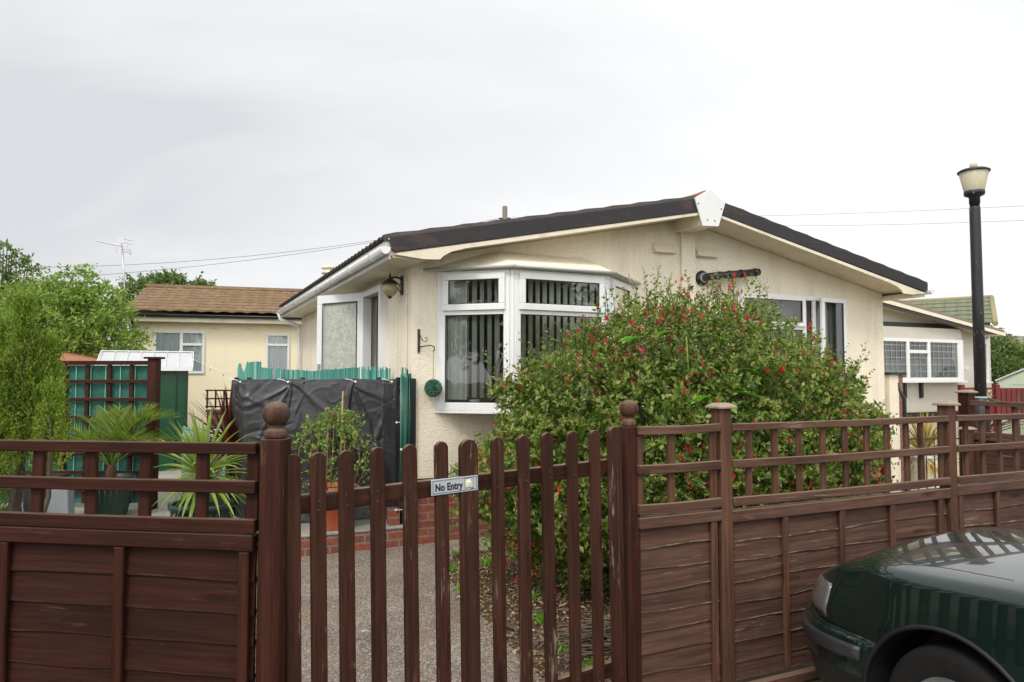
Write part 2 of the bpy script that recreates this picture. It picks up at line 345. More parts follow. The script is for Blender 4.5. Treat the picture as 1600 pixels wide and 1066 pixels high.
M['mesh_green']=plain('green_shade_cloth',(.016,.10,.075),.75,.25,9,.6,26)
M['strip_green']=plain('pale_green_cane',(.16,.46,.36),.5,.1)
M['reed']=leafmat('x',[(1,1,1)]) if 0 else None
n=NT('teal_plastic_reed'); g=n.new('ShaderNodeNewGeometry'); co=n.coord(); col=n.ramp(g.outputs['Random Per Island'],[(0,(.020,.15,.125)),(.5,(.032,.21,.17)),(.85,(.05,.26,.21)),(1,(.20,.42,.34))]); n.P(Base_Color=col,Roughness=.4); M['reed']=n.m
n=NT('dark_green_reed'); g=n.new('ShaderNodeNewGeometry'); col=n.ramp(g.outputs['Random Per Island'],[(0,(.005,.05,.033)),(.7,(.010,.10,.07)),(1,(.20,.42,.30))]); n.P(Base_Color=col,Roughness=.35); M['reed_d']=n.m
# woven black sheet
n=NT('woven_black_sheet'); co=n.coord(); w=n.noise(n.vmul(co,(120,120,120)),1.0,2); f=n.noise(co,2.5,6,.6); n.P(Base_Color=n.mix(f,(.019,.019,.021),(.036,.036,.040)),Roughness=.45); n.p.inputs['Specular IOR Level'].default_value=.7; n.bump(n.math('ADD',n.math('MULTIPLY',w,.15),n.noise(n.vmul(co,(1,1,1.6)),9,4,.5,.8)),.16,.012); M['tarp']=n.m
M['white_plastic']=plain('white_plastic',(.75,.75,.74),.4,.04)
M['grey_plastic']=plain('pale_grey_plastic',(.22,.235,.25),.4,.08)
M['rattan']=plain('charcoal_rattan',(.035,.035,.04),.5,.3,40,.8,120)
n=NT('mint_plastic_sheet'); n.P(Base_Color=(.30,.52,.42),Roughness=.3); M['mint']=n.m
M['steel']=plain('galvanised_steel',(.42,.43,.44),.35,.1,metal=.8)
M['sign_plate']=plain('brushed_sign_plate',(.50,.53,.56),.35,.05,30,metal=.25)
M['sign_black']=plain('sign_lettering_black',(.012,.014,.02),.5,.05)
M['sign_cream']=plain('faded_symbol',(.62,.60,.44),.5,.08,60)
# brown mossy roof of neighbour
def tilemat(name,c1,c2,moss,cz=None):
    n=NT(name); co=n.coord(); a=n.noise(co,3.0,8,.75); geo=n.new('ShaderNodeNewGeometry')
    col=n.mix(a,c1,c2); m=n.noise(n.vmul(co,(2,6,6)),2.5,8,.8); col=n.mix(n.math('MULTIPLY',n.ramp(m,[(.48,0.0),(.62,1.0)]),.7),col,moss)
    
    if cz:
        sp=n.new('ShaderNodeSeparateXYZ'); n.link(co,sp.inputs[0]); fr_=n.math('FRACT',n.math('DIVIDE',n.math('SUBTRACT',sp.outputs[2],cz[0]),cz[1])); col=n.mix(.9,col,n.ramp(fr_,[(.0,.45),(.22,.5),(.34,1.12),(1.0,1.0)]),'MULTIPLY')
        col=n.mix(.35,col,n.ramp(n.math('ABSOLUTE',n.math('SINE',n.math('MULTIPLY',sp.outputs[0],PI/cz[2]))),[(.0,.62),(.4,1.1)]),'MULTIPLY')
    n.P(Base_Color=col,Roughness=.9); n.bump(m,.6,.02); return n.m
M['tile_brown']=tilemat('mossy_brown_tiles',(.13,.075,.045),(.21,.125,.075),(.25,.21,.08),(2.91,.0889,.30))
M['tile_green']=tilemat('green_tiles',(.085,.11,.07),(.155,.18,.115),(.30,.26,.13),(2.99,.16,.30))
M['tile_grey']=tilemat('grey_tiles',(.16,.14,.125),(.26,.23,.2),(.2,.2,.1))
M['red_wood']=plain('red_painted_timber',(.13,.012,.011),.6,.15,4)
M['pole_wood']=plain('weathered_pole_wood',(.15,.135,.10),.9,.2,10)
# lamp post paint
n=NT('flaking_black_post_paint'); co=n.coord(); a=n.noise(n.vmul(co,(26,26,9)),1.0,7,.75); f=n.ramp(a,[(.62,0.0),(.66,1.0)]); col=n.mix(n.math('MULTIPLY',f,.85),(.012,.012,.015),(.40,.34,.28)); n.P(Base_Color=col,Roughness=.5); n.bump(a,.4,.004); M['post_paint']=n.m
M['post_grey']=plain('faded_post_base',(.022,.026,.032),.5,.3,20)
n=NT('frosted_lamp_bowl'); n.P(Base_Color=(.82,.78,.62),Roughness=.35); t=n.new('ShaderNodeBsdfTranslucent'); t.inputs[0].default_value=(.85,.78,.55,1); mx=n.new('ShaderNodeMixShader'); mx.inputs[0].default_value=.5; n.link(n.p.outputs[0],mx.inputs[1]); n.link(t.outputs[0],mx.inputs[2]); n.link(mx.outputs[0],n.out.inputs[0]); M['lampbowl']=n.m
# car
n=NT('dark_green_metallic_paint'); co=n.coord(); fl=n.voro(co,900.0); n.P(Base_Color=(.0035,.018,.014),Metallic=.35,Roughness=.26); n.p.inputs['Coat Weight'].default_value=1.0; n.p.inputs['Coat Roughness'].default_value=.03
dz=n.noise(co,5,6,.65); n.link(n.ramp(dz,[(.35,.008),(.8,.06)]),n.p.inputs['Coat Roughness']); M['car_paint']=n.m
M['car_trim']=plain('grey_bumper_trim',(.026,.027,.029),.45,.25,12,.3,60)
M['car_black']=plain('car_black_plastic',(.008,.008,.009),.6,.1)
M['tyre']=plain('tyre_rubber',(.012,.0115,.011),.85,.2,10,.2,80,dirt=(.028,.025,.022),spec=.2)
M['hub']=plain('silver_hubcap',(.55,.56,.57),.3,.05,metal=.7)
n=NT('headlamp_lens'); n.P(Base_Color=(.13,.12,.115),Roughness=.07,Metallic=.2); n.p.inputs['Coat Weight'].default_value=1; M['lens']=n.m
n=NT('car_window_glass'); n.P(Base_Color=(.01,.012,.012),Roughness=.03); n.p.inputs['Specular IOR Level'].default_value=.8; M['car_glass']=n.m
M['tail_red']=plain('tail_lamp',(.35,.01,.01),.1,.05)

# ------------------------------------------------------------------ the bungalow
HA=math.atan2(.425,.905); HO=(-.972,6.9)
H=fmat(HO,HA)
def Hp(u,v,z): return H@Vector((u,v,z))
W=6.65; DEP=6.65; APX=3.27; PL0=.652
def ztop(u): return 3.595-.207*abs(u-APX)
def wall_sheet(u0,u1,zb,zt,holes,brk=(),solid=.10):
    us=sorted(set([u0,u1]+[h[0] for h in holes]+[h[1] for h in holes]+list(brk)))
    bm=MB()
    for a,b in zip(us[:-1],us[1:]):
        hs=sorted([(h[2],h[3]) for h in holes if h[0]<=a+1e-6 and h[1]>=b-1e-6]); z=zb
        cuts=[]
        for lo,hi in hs: cuts.append((z,lo)); z=hi
        cuts.append((z,None))
        for lo,hi in cuts:
            ha,hb=(zt(a),zt(b)) if hi is None else (hi,hi)
            bm.add([(a,0,lo),(b,0,lo),(b,0,hb),(a,0,ha)],[(0,1,2,3)])
    return bm
house=root('bungalow','cream rendered park home with black bargeboards, white bay window and brick base','bungalow',(HO[0],HO[1],0),HA)
house.rotation_euler=(0,0,HA)
zw=lambda u: ztop(u)-.165
# walls: front sheet has thickness inward (box prisms via solidify)
fw=wall_sheet(0,W,PL0,zw,[(.30,2.50,1.30,2.62),(4.06,5.86,1.52,2.63)],[APX]); o=fw.build('front_wall',M['render'],house,recalc=False,weld=True)
md=o.modifiers.new('solid','SOLIDIFY'); md.thickness=.10; md.offset=-1
sw=MB(); sw.T=rotmat(PI/2)   # local x->v, y->-u
tmp=wall_sheet(.10,DEP,PL0,lambda v:2.74,[(.86,1.70,PL0+.02,2.60)]); sw.add(tmp.v,[tuple(reversed(f)) for f in tmp.f]); o=sw.build('side_wall',M['render'],house,recalc=False,weld=True)
md=o.modifiers.new('solid','SOLIDIFY'); md.thickness=.10; md.offset=-1
b=MB(); b.box(W-.1,W,.10,DEP,PL0,2.74); b.build('side_wall',M['render'],house)
b=MB(); b.prism([(.1,PL0),(W-.1,PL0),(W-.1,zw(W)),(APX,zw(APX)),(.1,zw(0))],DEP-.1,DEP); b.build('rear_wall',M['render'],house)
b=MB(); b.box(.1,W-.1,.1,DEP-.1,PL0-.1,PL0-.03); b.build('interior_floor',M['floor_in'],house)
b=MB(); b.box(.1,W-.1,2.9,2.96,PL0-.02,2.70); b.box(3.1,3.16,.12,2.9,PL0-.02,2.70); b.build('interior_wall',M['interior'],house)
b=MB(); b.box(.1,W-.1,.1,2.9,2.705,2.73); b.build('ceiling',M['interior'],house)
# brick base
b=MB()
b.box(.03,W-.03,.025,.12,0,PL0-.002); b.box(.03,.12,.12,DEP-.03,0,PL0-.002); b.box(W-.12,W-.03,.12,DEP-.03,0,PL0-.002); b.box(.12,W-.12,DEP-.12,DEP-.03,0,PL0-.002)
b.build('brick_base',M['brick'],house)
b=MB(); b.box(-.006,W+.006,-.006,.02,PL0-.02,PL0-.003); b.build('base_trim',M['cream_paint'],house)
# pilaster + ridge beam
b=MB(); b.box(3.23,3.43,-.035,-.001,PL0,zw(3.23)-.02); b.build('pilaster',M['render'],house,bevel=.004)
b=MB(); b.box(3.16,3.36,-.44,-.001,3.275,3.42); b.build('ridge_beam',M['cream_paint'],house,bevel=.004)
# roof slopes : corrugated tile surface + solid soffit slab
V0,V1=-.455,6.72; UL,UR=-.345,6.90
for sgn,ue in ((-1,UL),(1,UR)):
    ln=abs(ue-APX); nc=11
    b=MB()
    def fn(i,j,ue=ue,ln=ln):
        u=APX+(ue-APX)*j*1.012; v=V0+(V1-V0)*i; k=(j*nc)%1.0
        return (u,v,ztop(u)-(.034 if v<V0+.05 else -.006)+(.018 if v<V0+.05 else .034)*abs(math.sin(PI*v/.16))+.014*k)
    b.grid(fn,340,nc*3); b.build('roof_tiles',M['rooftile'],house,recalc=False,solid=.012)
    b=MB(); y0=ztop(ue)
    b.add([(APX,V0+.012,ztop(APX)),(ue,V0+.012,y0),(ue,V1,y0),(APX,V1,ztop(APX)),(APX,V0+.012,ztop(APX)-.16),(ue,V0+.012,y0-.16),(ue,V1,y0-.16),(APX,V1,ztop(APX)-.16)],[(0,1,2,3),(7,6,5,4),(0,4,5,1),(1,5,6,2),(2,6,7,3)])
    b.build('soffit',M['cream_paint'],house)
    # bargeboards black + cream board with dropped ear
    e=ue; s=sgn
    a0=APX+s*.06
    poly=[(a0,ztop(a0)+.004),(e,ztop(e)+.004),(e,ztop(e)-.095),(e+(.05 if s<0 else -.05),ztop(e+(.05 if s<0 else -.05))-.135),(a0,ztop(a0)-.150)]
    b=MB(); b.prism(poly,-.482,-.456); b.build('bargeboard',M['barge'],house,bevel=.003)
    tb=lambda u: ztop(u)-.152
    zz=lambda u,d: ztop(u)-d
    e1=e+.06*(-s); 
    pts=[(a0,tb(a0)),(e1,tb(e1)+.004)]
    lo=[(a0,zz(a0,.185)),(e-s*.72,zz(e-s*.72,.192)),(e-s*.58,zz(e-s*.58,.205)),(e-s*.50,zz(e-s*.50,.235)),(e-s*.47,zz(e-s*.47,.262)),(e-s*.30,zz(e-s*.30,.235) ),(e-s*.05,zz(e-s*.05,.16))]
    b=MB(); b.prism(pts+lo[::-1],-.474,-.4555); b.build('fascia_board',M['cream_paint'],house,bevel=.002)
    # boxed eave soffit
    x0,x1=(ue+.03,-.002) if s<0 else (W+.002,ue-.03)
    b=MB(); b.box(x0,x1,V0+.02,V1-.01,2.655 if s>0 else 2.675,2.70); b.build('eave_soffit',M['cream_paint'],house)
    b=MB(); b.box(*( (ue-.004,ue+.018) if s<0 else (ue-.018,ue+.004)),V0+.02,V1-.01,2.66,ztop(ue)-.005); b.build('eave_fascia',M['upvc'],house)
    # gutter
    gu=ue-.052 if s<0 else ue+.052; b=MB()
    prof=[(math.cos(t)*.046,math.sin(t)*.050) for t in [PI+PI*k/8 for k in range(9)]]; prof=prof+[(p[0]*.9,p[1]*.9) for p in prof[::-1]]
    b.prism([(gu+x,2.755+z*1.25) for x,z in prof],V0-.05,V1,smooth=True); b.build('gutter',M['upvc'],house)
    b=MB(); b.prism([(gu+math.cos(t)*.048,2.755+math.sin(t)*.064) for t in [PI+PI*k/8 for k in range(9)]],V0-.056,V0-.0505); b.build('gutter_end',M['upvc'],house)
    for k in range(8):
        v=V0+.35+k*.9; b=MB(); b.prism([(gu+math.cos(t)*.055,2.755+math.sin(t)*.072) for t in [PI+PI*q/8 for q in range(9)]]+[(gu+.050,2.755),(gu+.047,2.755)]+[(gu+math.cos(t)*.050,2.755+math.sin(t)*.064) for t in [2*PI-PI*q/8 for q in range(1,8)]]+[(gu-.050,2.755)],v,v+.03); b.build('gutter_bracket',M['upvc'],house)
# ridge tiles
b=MB(); nt=16; lt=(V1-V0)/nt
for k in range(nt):
    v0=V0+k*lt; b.prism([(APX+.13*math.cos(t),ztop(APX)-.03+.115*math.sin(t)) for t in [PI*q/10 for q in range(11)]],v0+.01,v0+lt,smooth=True)
b.build('ridge_tiles',M['ridge_tile'],house,bevel=.006)
b=MB(); b.prism([(3.044,3.557),(3.259,3.682),(3.472,3.544),(3.372,3.272),(3.150,3.258)],-.502,-.484); rp=b.build('ridge_end_plate',M['upvc'],house,bevel=.003)
for u,z in ((3.09,3.50),(3.41,3.47),(3.215,3.33),(3.315,3.33)):
    b=MB(); b.lathe([(.0075,-.5075),(.0085,-.502)],10,(u,0,z),'y'); b.T=Matrix(); b.build('bolt',M['bracket'],rp)
# vents on gable
for u,z in ((2.84,3.02),(3.455,3.015)):
    b=MB(); b.add([(u,-.001,z+.125),(u+.30,-.001,z+.125),(u+.30,-.07,z+.005),(u,-.07,z+.005),(u,-.001,z),(u+.30,-.001,z)],[(0,1,2,3),(0,3,4),(1,5,2),(3,2,5,4)]); b.build('wall_vent',M['cream_paint'],house,bevel=.002)
# flue
b=MB(); b.lathe([(.088,-.001),(.092,-.02),(.07,-.035),(.055,-.045)],24,(3.54,0,2.765),'y'); fl=b.build('flue_collar',M['black_plastic'],house)
b=MB(); b.tube([(3.54,-.03,2.765),(3.54,-.12,2.767),(3.56,-.15,2.77),(3.60,-.165,2.775),(4.27,-.165,2.862)],.044,14); 
for u in (3.66,3.80,3.98,4.20): b.tube([(u,-.165,2.775+(u-3.6)*.13),(u+.03,-.165,2.779+(u-3.6)*.13)],.050,14)
b.build('flue_pipe',M['black_plastic'],house)
b=MB(); b.lathe([(.0,4.272),(.034,4.2725),(.034,4.275),(.0,4.2755)],12,(0,-.165,2.862),'x'); b.build('flue_outlet',M['upvc_grey'],house)
b=MB(); b.lathe([(.05,-.034),(.058,-.05),(.05,-.06)],20,(3.54,0,2.765),'y'); b.build('flue_seal',M['upvc_grey'],house)
# roof vent cap
b=MB(); b.lathe([(.06,2.95),(.06,3.12),(.11,3.13),(.11,3.17),(.08,3.175),(.08,3.20),(.115,3.21),(.10,3.25),(.0,3.26)],20,(.02,4.25,.02)); b.build('roof_vent',M['cream_paint'],house)

# windows
def window(parent,name,T,w,h,fr=.055,mull=(),trans=None,depth=.07,glass='glass',cas=True,blind=None,lead=None):
    """window in local x (0..w), z (0..h), front at y=-depth/2 ; mull: x positions; trans: list of (x0,x1,z)"""
    r=MB(); r.T=T; d=depth/2
    r.box(0,w,-d,d,0,fr); r.box(0,w,-d,d,h-fr,h); r.box(0,fr,-d,d,fr,h-fr); r.box(w-fr,w,-d,d,fr,h-fr)
    for m in mull: r.box(m-fr*.5,m+fr*.5,-d,d,fr,h-fr)
    for (a,b_,z) in (trans or []): r.box(a,b_,-d,d,z-fr*.45,z+fr*.45)
    win=r.build(name,M['upvc'],parent,bevel=.005,seg=2)
    return win
def sash(win,T,x0,x1,z0,z1,fr=.05,y=-.042,proud=.02,glass='glass',bead=True):
    r=MB(); r.T=T
    r.box(x0,x1,y-proud,y+.02,z0,z0+fr); r.box(x0,x1,y-proud,y+.02,z1-fr,z1); r.box(x0,x0+fr,y-proud,y+.02,z0+fr,z1-fr); r.box(x1-fr,x1,y-proud,y+.02,z0+fr,z1-fr)
    r.build('sash',M['upvc'],win,bevel=.005,seg=2)
    pane(win,T,x0+fr,x1-fr,z0+fr,z1-fr,y,glass)
def pane(win,T,x0,x1,z0,z1,y=0,glass='glass'):
    r=MB(); r.T=T; g=.006
    r.box(x0,x1,y-.012,y-.001,z0,z0+g); r.box(x0,x1,y-.012,y-.001,z1-g,z1); r.box(x0,x0+g,y-.012,y-.001,z0+g,z1-g); r.box(x1-g,x1,y-.012,y-.001,z0+g,z1-g)
    r.build('gasket',M['gasket'],win)
    r=MB(); r.T=T; r.add([(x0,y,z0),(x1,y,z0),(x1,y,z1),(x0,y,z1)],[(0,1,2,3)]); r.build('pane',M[glass],win)
def blinds(parent,T,x0,x1,z0,z1,y=.10,step=.078,ang=62,var=7):
    r=MB(); x=x0+.03; k=0; gap=.004
    while x<x1-.02:
        a=math.radians(ang+random.uniform(-var,var)); r.T=T@Matrix.Translation((x,y,0))@rotmat(a)
        r.add([(-.029,0,z0+.02),(.029,0,z0+.02),(.029,0,z1),(-.029,0,z1)],[(0,1,2,3)]); x+=step
    r.T=T; r.box(x0,x1,y-.015,y+.015,z1,z1+.03)
    return r.build('vertical_blind',M['blind'],parent,recalc=False)
# bay window: plan points
BP=[(.28,-.004),(.84,-.50),(1.90,-.50),(2.50,-.004)]; BZ0,BZ1=1.285,2.635
bay=bpy.data.objects.new('bay_window',None); COL.objects.link(bay); bay.parent=house; bay.location=(1.39,-.25,BZ0); 
IB=Matrix.Translation((-1.39,.25,-BZ0))
def segT(p,q): 
    a=math.atan2(q[1]-p[1],q[0]-p[0]); return IB@Matrix.Translation((p[0],p[1],BZ0))@rotmat(a), math.hypot(q[0]-p[0],q[1]-p[1])
hB=BZ1-BZ0
for i in range(3):
    T,L=segT(BP[i],BP[i+1]); fr=.06
    zt=hB-.40
    r=MB(); r.T=T; e0,e1=.016,L-.016; d=.035
    r.box(e0,e1,-d,d,0,.075); r.box(e0,e1,-d,d,hB-.05,hB); r.box(e0,e0+fr,-d,d,.075,hB-.05); r.box(e1-fr,e1,-d,d,.075,hB-.05); r.box(e0+fr,e1-fr,-d,d,zt-.03,zt+.03)
    if i==1: pass
    wn=r.build('window_frame',M['upvc'],bay,bevel=.005,seg=2)
    sash(wn,T,e0+fr-.02,e1-fr+.02,zt+.012,hB-.03,.062)
    pane(wn,T,e0+fr,e1-fr,.075,zt-.03,-.01)
    blinds(bay,T,e0+.05,e1-.05,.10,hB-.08,.11,ang=[65,112,112][i],var=[16,5,5][i])
r=MB(); T,L=segT(BP[0],BP[1]); r.T=T; r.grid(lambda i,j:(.07+.20*i,.065+.018*math.sin(i*22),.10+1.20*j),40,1); r.build('net_curtain',plain('bay_net_curtain',(.72,.70,.64),.9,.08),bay,recalc=False)
# corner posts of the bay
for p in BP:
    r=MB(); r.T=IB; r.lathe([(.026,BZ0),(.026,BZ1)],8,(p[0],p[1]-.006,0),smooth=False); r.build('corner_post',M['upvc'],bay)
# sill board, cill and inner sill
def offs(k): return [(.28-k*.9,-.003),(.84-k*.55,-.50-k),(1.90+k*.55,-.50-k),(2.50+k*.9,-.003)]
r=MB(); r.T=IB; r.prism(offs(.05),BZ0-.03,BZ0-.001,'xy'); r.build('sill',M['upvc'],bay,bevel=.004)
r=MB(); r.T=IB; r.prism([(.33,.0),(.87,-.45),(1.88,-.45),(2.45,0),(2.45,.1),(.33,.1)],BZ0+.0,BZ0+.03,'xy'); r.build('inner_sill',M['upvc'],bay)
r=MB(); r.T=IB; r.lathe([(.03,BZ0+.031),(.045,BZ0+.04),(.05,BZ0+.09),(.052,BZ0+.10)],16,(.62,-.10,0)); r.build('cup',M['white_plastic'],bay)
# apron closing the underside
# canopy
cz=BZ1+.004; co_=[(.12,-.002),(.82,-.60),(1.95,-.60),(2.66,-.002)]
r=MB(); r.T=IB; top=[(.16,-.002,cz+.026),(.83,-.58,cz+.026),(1.94,-.58,cz+.026),(2.62,-.002,cz+.026),(.90,-.002,2.895),(1.95,-.002,2.885)]
r.add([ (p[0],p[1],cz) for p in co_]+top,[(4,5,8),(5,6,9,8),(6,7,9),(0,3,2,1)]+[(0,1,5,4),(1,2,6,5),(2,3,7,6)]); r.build('bay_canopy',M['render'],bay)
r=MB(); r.T=IB
for a,c in zip(co_[:-1],co_[1:]):
    r.tube([(a[0],a[1]-.004,cz+.014),(c[0],c[1]-.004,cz+.014)],.015,8)
r.build('canopy_edge',M['upvc_grey'],bay)
# right window
T=Matrix.Translation((4.06,.0,1.52)); ww,hh=1.80,1.11
rw=window(house,'window',T,ww,hh,.055,(1.10,1.27),[(.055,1.07,.70)])
sash(rw,T,.03,1.09,.715,hh-.02,.05); pane(rw,T,.055,1.07,.055,.675)
pane(rw,T,1.13,1.24,.055,hh-.055)
Ts=T@Matrix.Translation((1.29,-.03,0)); Ts=Ts@Matrix.Translation((.49,0,0))@rotmat(math.radians(5))@Matrix.Translation((-.49,0,0))
sash(rw,Ts,.0,.49,.02,hh-.02,.055)
r=MB(); r.box(4.0,5.92,-.07,-.0015,1.485,1.517); r.build('window_sill',M['upvc'],house,bevel=.004)
blinds(house,Matrix.Translation((4.06,.02,1.52)),.05,1.95,.05,1.05,.10,ang=112)
# side door opening, frame, leaf, curtain
D=rotmat(PI/2)   # local x->v , y->-u
r=MB(); r.T=D; r.box(.86,.93,-.02,.085,PL0+.02,2.6); r.box(1.63,1.70,-.02,.085,PL0+.02,2.6); r.box(.93,1.63,-.02,.085,2.53,2.6); r.box(.86,1.70,-.03,.085,PL0-.03,PL0+.018)
df=r.build('door_frame',M['upvc'],house,bevel=.004)
r=MB()
def cur(i,j): return (-.10-.03+ .035*math.sin(i*26)+.01*math.sin(i*7), .98+.33*i,PL0+.05+1.85*j)
r=MB(); r.grid(lambda i,j:(.03+.30*i,1.42+.02*math.sin(i*30),PL0+.05+1.85*j),60,2); r.build('curtain',plain('grey_curtain',(.30,.28,.30),.9,.1),house,recalc=False)
hx,hy=-.05,1.655; ang=math.atan2(2.31-hy,-.47-hx)
door=bpy.data.objects.new('door',None); COL.objects.link(door); door.parent=house; door.location=(hx,hy,.64); door.rotation_euler=(0,0,ang)
dw,dh=.775,1.955
r=MB(); r.box(0,dw,-.03,.03,0,.13); r.box(0,dw,-.03,.03,dh-.11,dh); r.box(0,.11,-.03,.03,.13,dh-.11); r.box(dw-.11,dw,-.03,.03,.13,dh-.11); r.box(.11,dw-.11,-.03,.03,.86,.93) if 0 else None
r.build('door_leaf',M['upvc'],door,bevel=.006,seg=2)
r=MB(); r.box(.112,dw-.112,-.012,.012,.132,dh-.112); r.build('door_glass',M['obscure'],door)
r=MB()
for sy in (-.034,.034):
    a,b_=.11,dw-.11; y0,y1=(sy-.003,sy) if sy<0 else (sy,sy+.003)
    y0-=.0; r.box(a-.012,b_+.012,y0,y1,.118,.13); r.box(a-.012,b_+.012,y0,y1,dh-.11,dh-.098); r.box(a-.012,a,y0,y1,.13,dh-.11); r.box(b_,b_+.012,y0,y1,.13,dh-.11)
r.build('gasket',M['gasket'],door)
for sy in (1,-1):
    r=MB(); r.box(dw-.075,dw-.035,sy*.03 if sy>0 else -.045,.045 if sy>0 else -.03,.90,1.12); r.tube([(dw-.055,sy*.04,1.03),(dw-.055,sy*.08,1.03),(dw-.17,sy*.085,1.03)],.011,8); r.build('door_handle',M['upvc'] if sy<0 else M['steel'],door)
# downpipe far end, clip
r=MB(); r.tube([(-.41,6.50,2.73),(-.40,6.50,2.62),(-.07,6.52,2.50),(-.06,6.52,2.40),(-.06,6.52,.1)],.034,10); r.build('downpipe',M['upvc'],house)
r=MB(); r.tube([(-.03,4.35,2.60),(-.03,4.35,2.46),(-.05,4.3,2.40)],.012,6); r.box(-.07,-.001,3.95,4.35,2.37,2.41); r.build('cable_clip',M['black_plastic'],house)
r=MB(); r.tube([(-.012,.25,2.62),(-.012,.12,2.60),(-.012,.11,1.9),(-.012,.115,.70)],.006,6); r.build('wall_cable',M['cream_paint'],house)
# wall lantern
ln=root('wall_lantern','black coach lantern with ribbed amber globe beside the open side door','wall lantern',Hp(-.005,.30,2.50),HA)
b=MB(); b.box(-.012,0,-.03,.03,-.07,.12); b.tube([(-.01,0,.09),(-.06,0,.105),(-.12,0,.095),(-.125,0,.07)],.010,8); b.tube([(-.01,0,-.05),(-.04,0,-.02),(-.03,0,.03),(-.01,0,.04)],.006,6); b.build('bracket',M['black_metal'],ln)
b=MB(); b.lathe([(.004,.145),(.012,.10),(.03,.08),(.075,.05),(.088,.035),(.085,.03),(.0,.03)],20,(-.125,0,0)); b.build('cap',M['black_metal'],ln)
b=MB()
pr=[(.0,-.10)]+[(.076*math.cos(t),-.02+.075*math.sin(t)) for t in [-PI/2*.9+PI*.9*k/10 for k in range(10)]]; 
vs=b.lathe([(max(.004,r_),z) for r_,z in pr],32,(-.125,0,0)); b.v=[(x,y,z) for x,y,z in b.v]
b.build('globe',M['amber'],ln)
b=MB(); b.lathe([(.012,-.115),(.02,-.10),(.03,-.09)],12,(-.125,0,0)); b.build('finial',M['black_metal'],ln)
# hanging bracket and topiary ball
br=root('hanging_basket_bracket','dark scrolled iron bracket screwed to the cream front wall beside the bay','bracket',Hp(.075,-.003,1.955),HA)
b=MB(); b.box(-.012,.012,-.006,0,-.115,.115); b.build('back_plate',M['bracket'],br)
b=MB(); b.tube([(0,-.006,-.06),(.02,-.03,-.055),(.09,-.10,-.045),(.115,-.125,-.06),(.117,-.128,-.09),(.105,-.118,-.105)],.006,6); b.tube([(0,-.006,.10),(.012,-.02,.04),(.03,-.04,-.0),(.055,-.06,-.01),(.066,-.072,.015),(.055,-.06,.035),(.045,-.05,.02)],.004,6); b.build('arm',M['bracket'],br)
bl=root('topiary_ball','round artificial green topiary ball hanging from the wall bracket','topiary ball',Hp(.185,-.12,1.50),HA)
n_=2600; d=rvec(n_); P=d*.069; o=leaves('foliage',P,norm(d+rvec(n_)*.9),rvec(n_),.022,.016,M['topiary'],bl)
b=MB(); b.lathe([(.003,-.066)]+[(.066*math.cos(t),.066*math.sin(t)) for t in [-1.4+2.8*k/8 for k in range(9)]]+[(.003,.066)],16); b.build('core',plain('ball_core',(.01,.05,.04),.8),bl)
b=MB(); b.tube([(0,0,.07),(.0,0,.35)],.0025,5); b.build('chain',M['bracket'],bl)
# ------------------------------------------------------------------ fences
PL=(-.819,2.5); PR=(.546,3.45); GA=math.radians(34.84); LA=math.atan2(-.16,1)
def lap_panel(rt,x0,x1,ztop_,zbot,bats,mx,mz,step=.11,wob=.004,lean=0,cap=True,seed=0):
    rnd=random.Random(seed); b=MB(); z=ztop_; k=0; n=int((x1-x0)/.05)
    while z>zbot:
        zt=z+.012; zb=max(z-step*rnd.uniform(.93,1.07),zbot-.01); sl=rnd.uniform(-1,1)*.004; ph=rnd.uniform(0,50)
        vs=[];fs=[];es=[]; edge_h=.0055*rnd.uniform(.5,1.3)
        for i in range(n+1):
            x=x0+(x1-x0)*i/n; w=wob*noise.noise(Vector((x*3.1,ph,0)))*2.2+sl*(i/n-.5)*2+.0025*noise.noise(Vector((x*14,ph,3)))
            yb=-.012-.004*noise.noise(Vector((x*2.3,ph,9)))
            vs+=[(x,-.001,zt),(x,yb+.0004,zb+w+edge_h),(x,yb,zb+w),(x,yb+.010,zb+w-.001),(x,.008,zt)]
        for i in range(n):
            a=i*5
            fs+=[(a,a+1,a+6,a+5),(a+2,a+3,a+8,a+7),(a+3,a+4,a+9,a+8),(a+4,a,a+5,a+9)]
            es.append((a+1,a+2,a+7,a+6))
        fs+=[(0,4,3,2,1),(5*n,5*n+1,5*n+2,5*n+3,5*n+4)]
        b.m=0; b.add(vs,fs); o_=len(b.v)-len(vs); b.f+=[tuple(q+o_ for q in f) for f in es]; b.sm+=[False]*len(es); b.mi+=[1]*len(es); z=zb
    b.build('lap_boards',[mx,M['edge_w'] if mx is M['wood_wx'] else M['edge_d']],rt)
    for x in bats:
        b=MB(); b.box(x-.019,x+.019,-.034,-.0165,zbot+.0,ztop_-.002); b.build('batten',mz,rt,bevel=.003)
        b=MB(); b.box(x-.019,x+.019,.0105,.028,zbot+.0,ztop_-.002); b.build('batten',mz,rt,bevel=.003)
    if cap:
        b=MB(); n=16
        b.box(x0-.005,x1+.005,-.040,-.0005,ztop_+.001,ztop_+cap); b.box(x0,x1,.0,.03,ztop_+.02,ztop_+cap-.004)
        b.build('top_rail',mx,rt,bevel=.004)
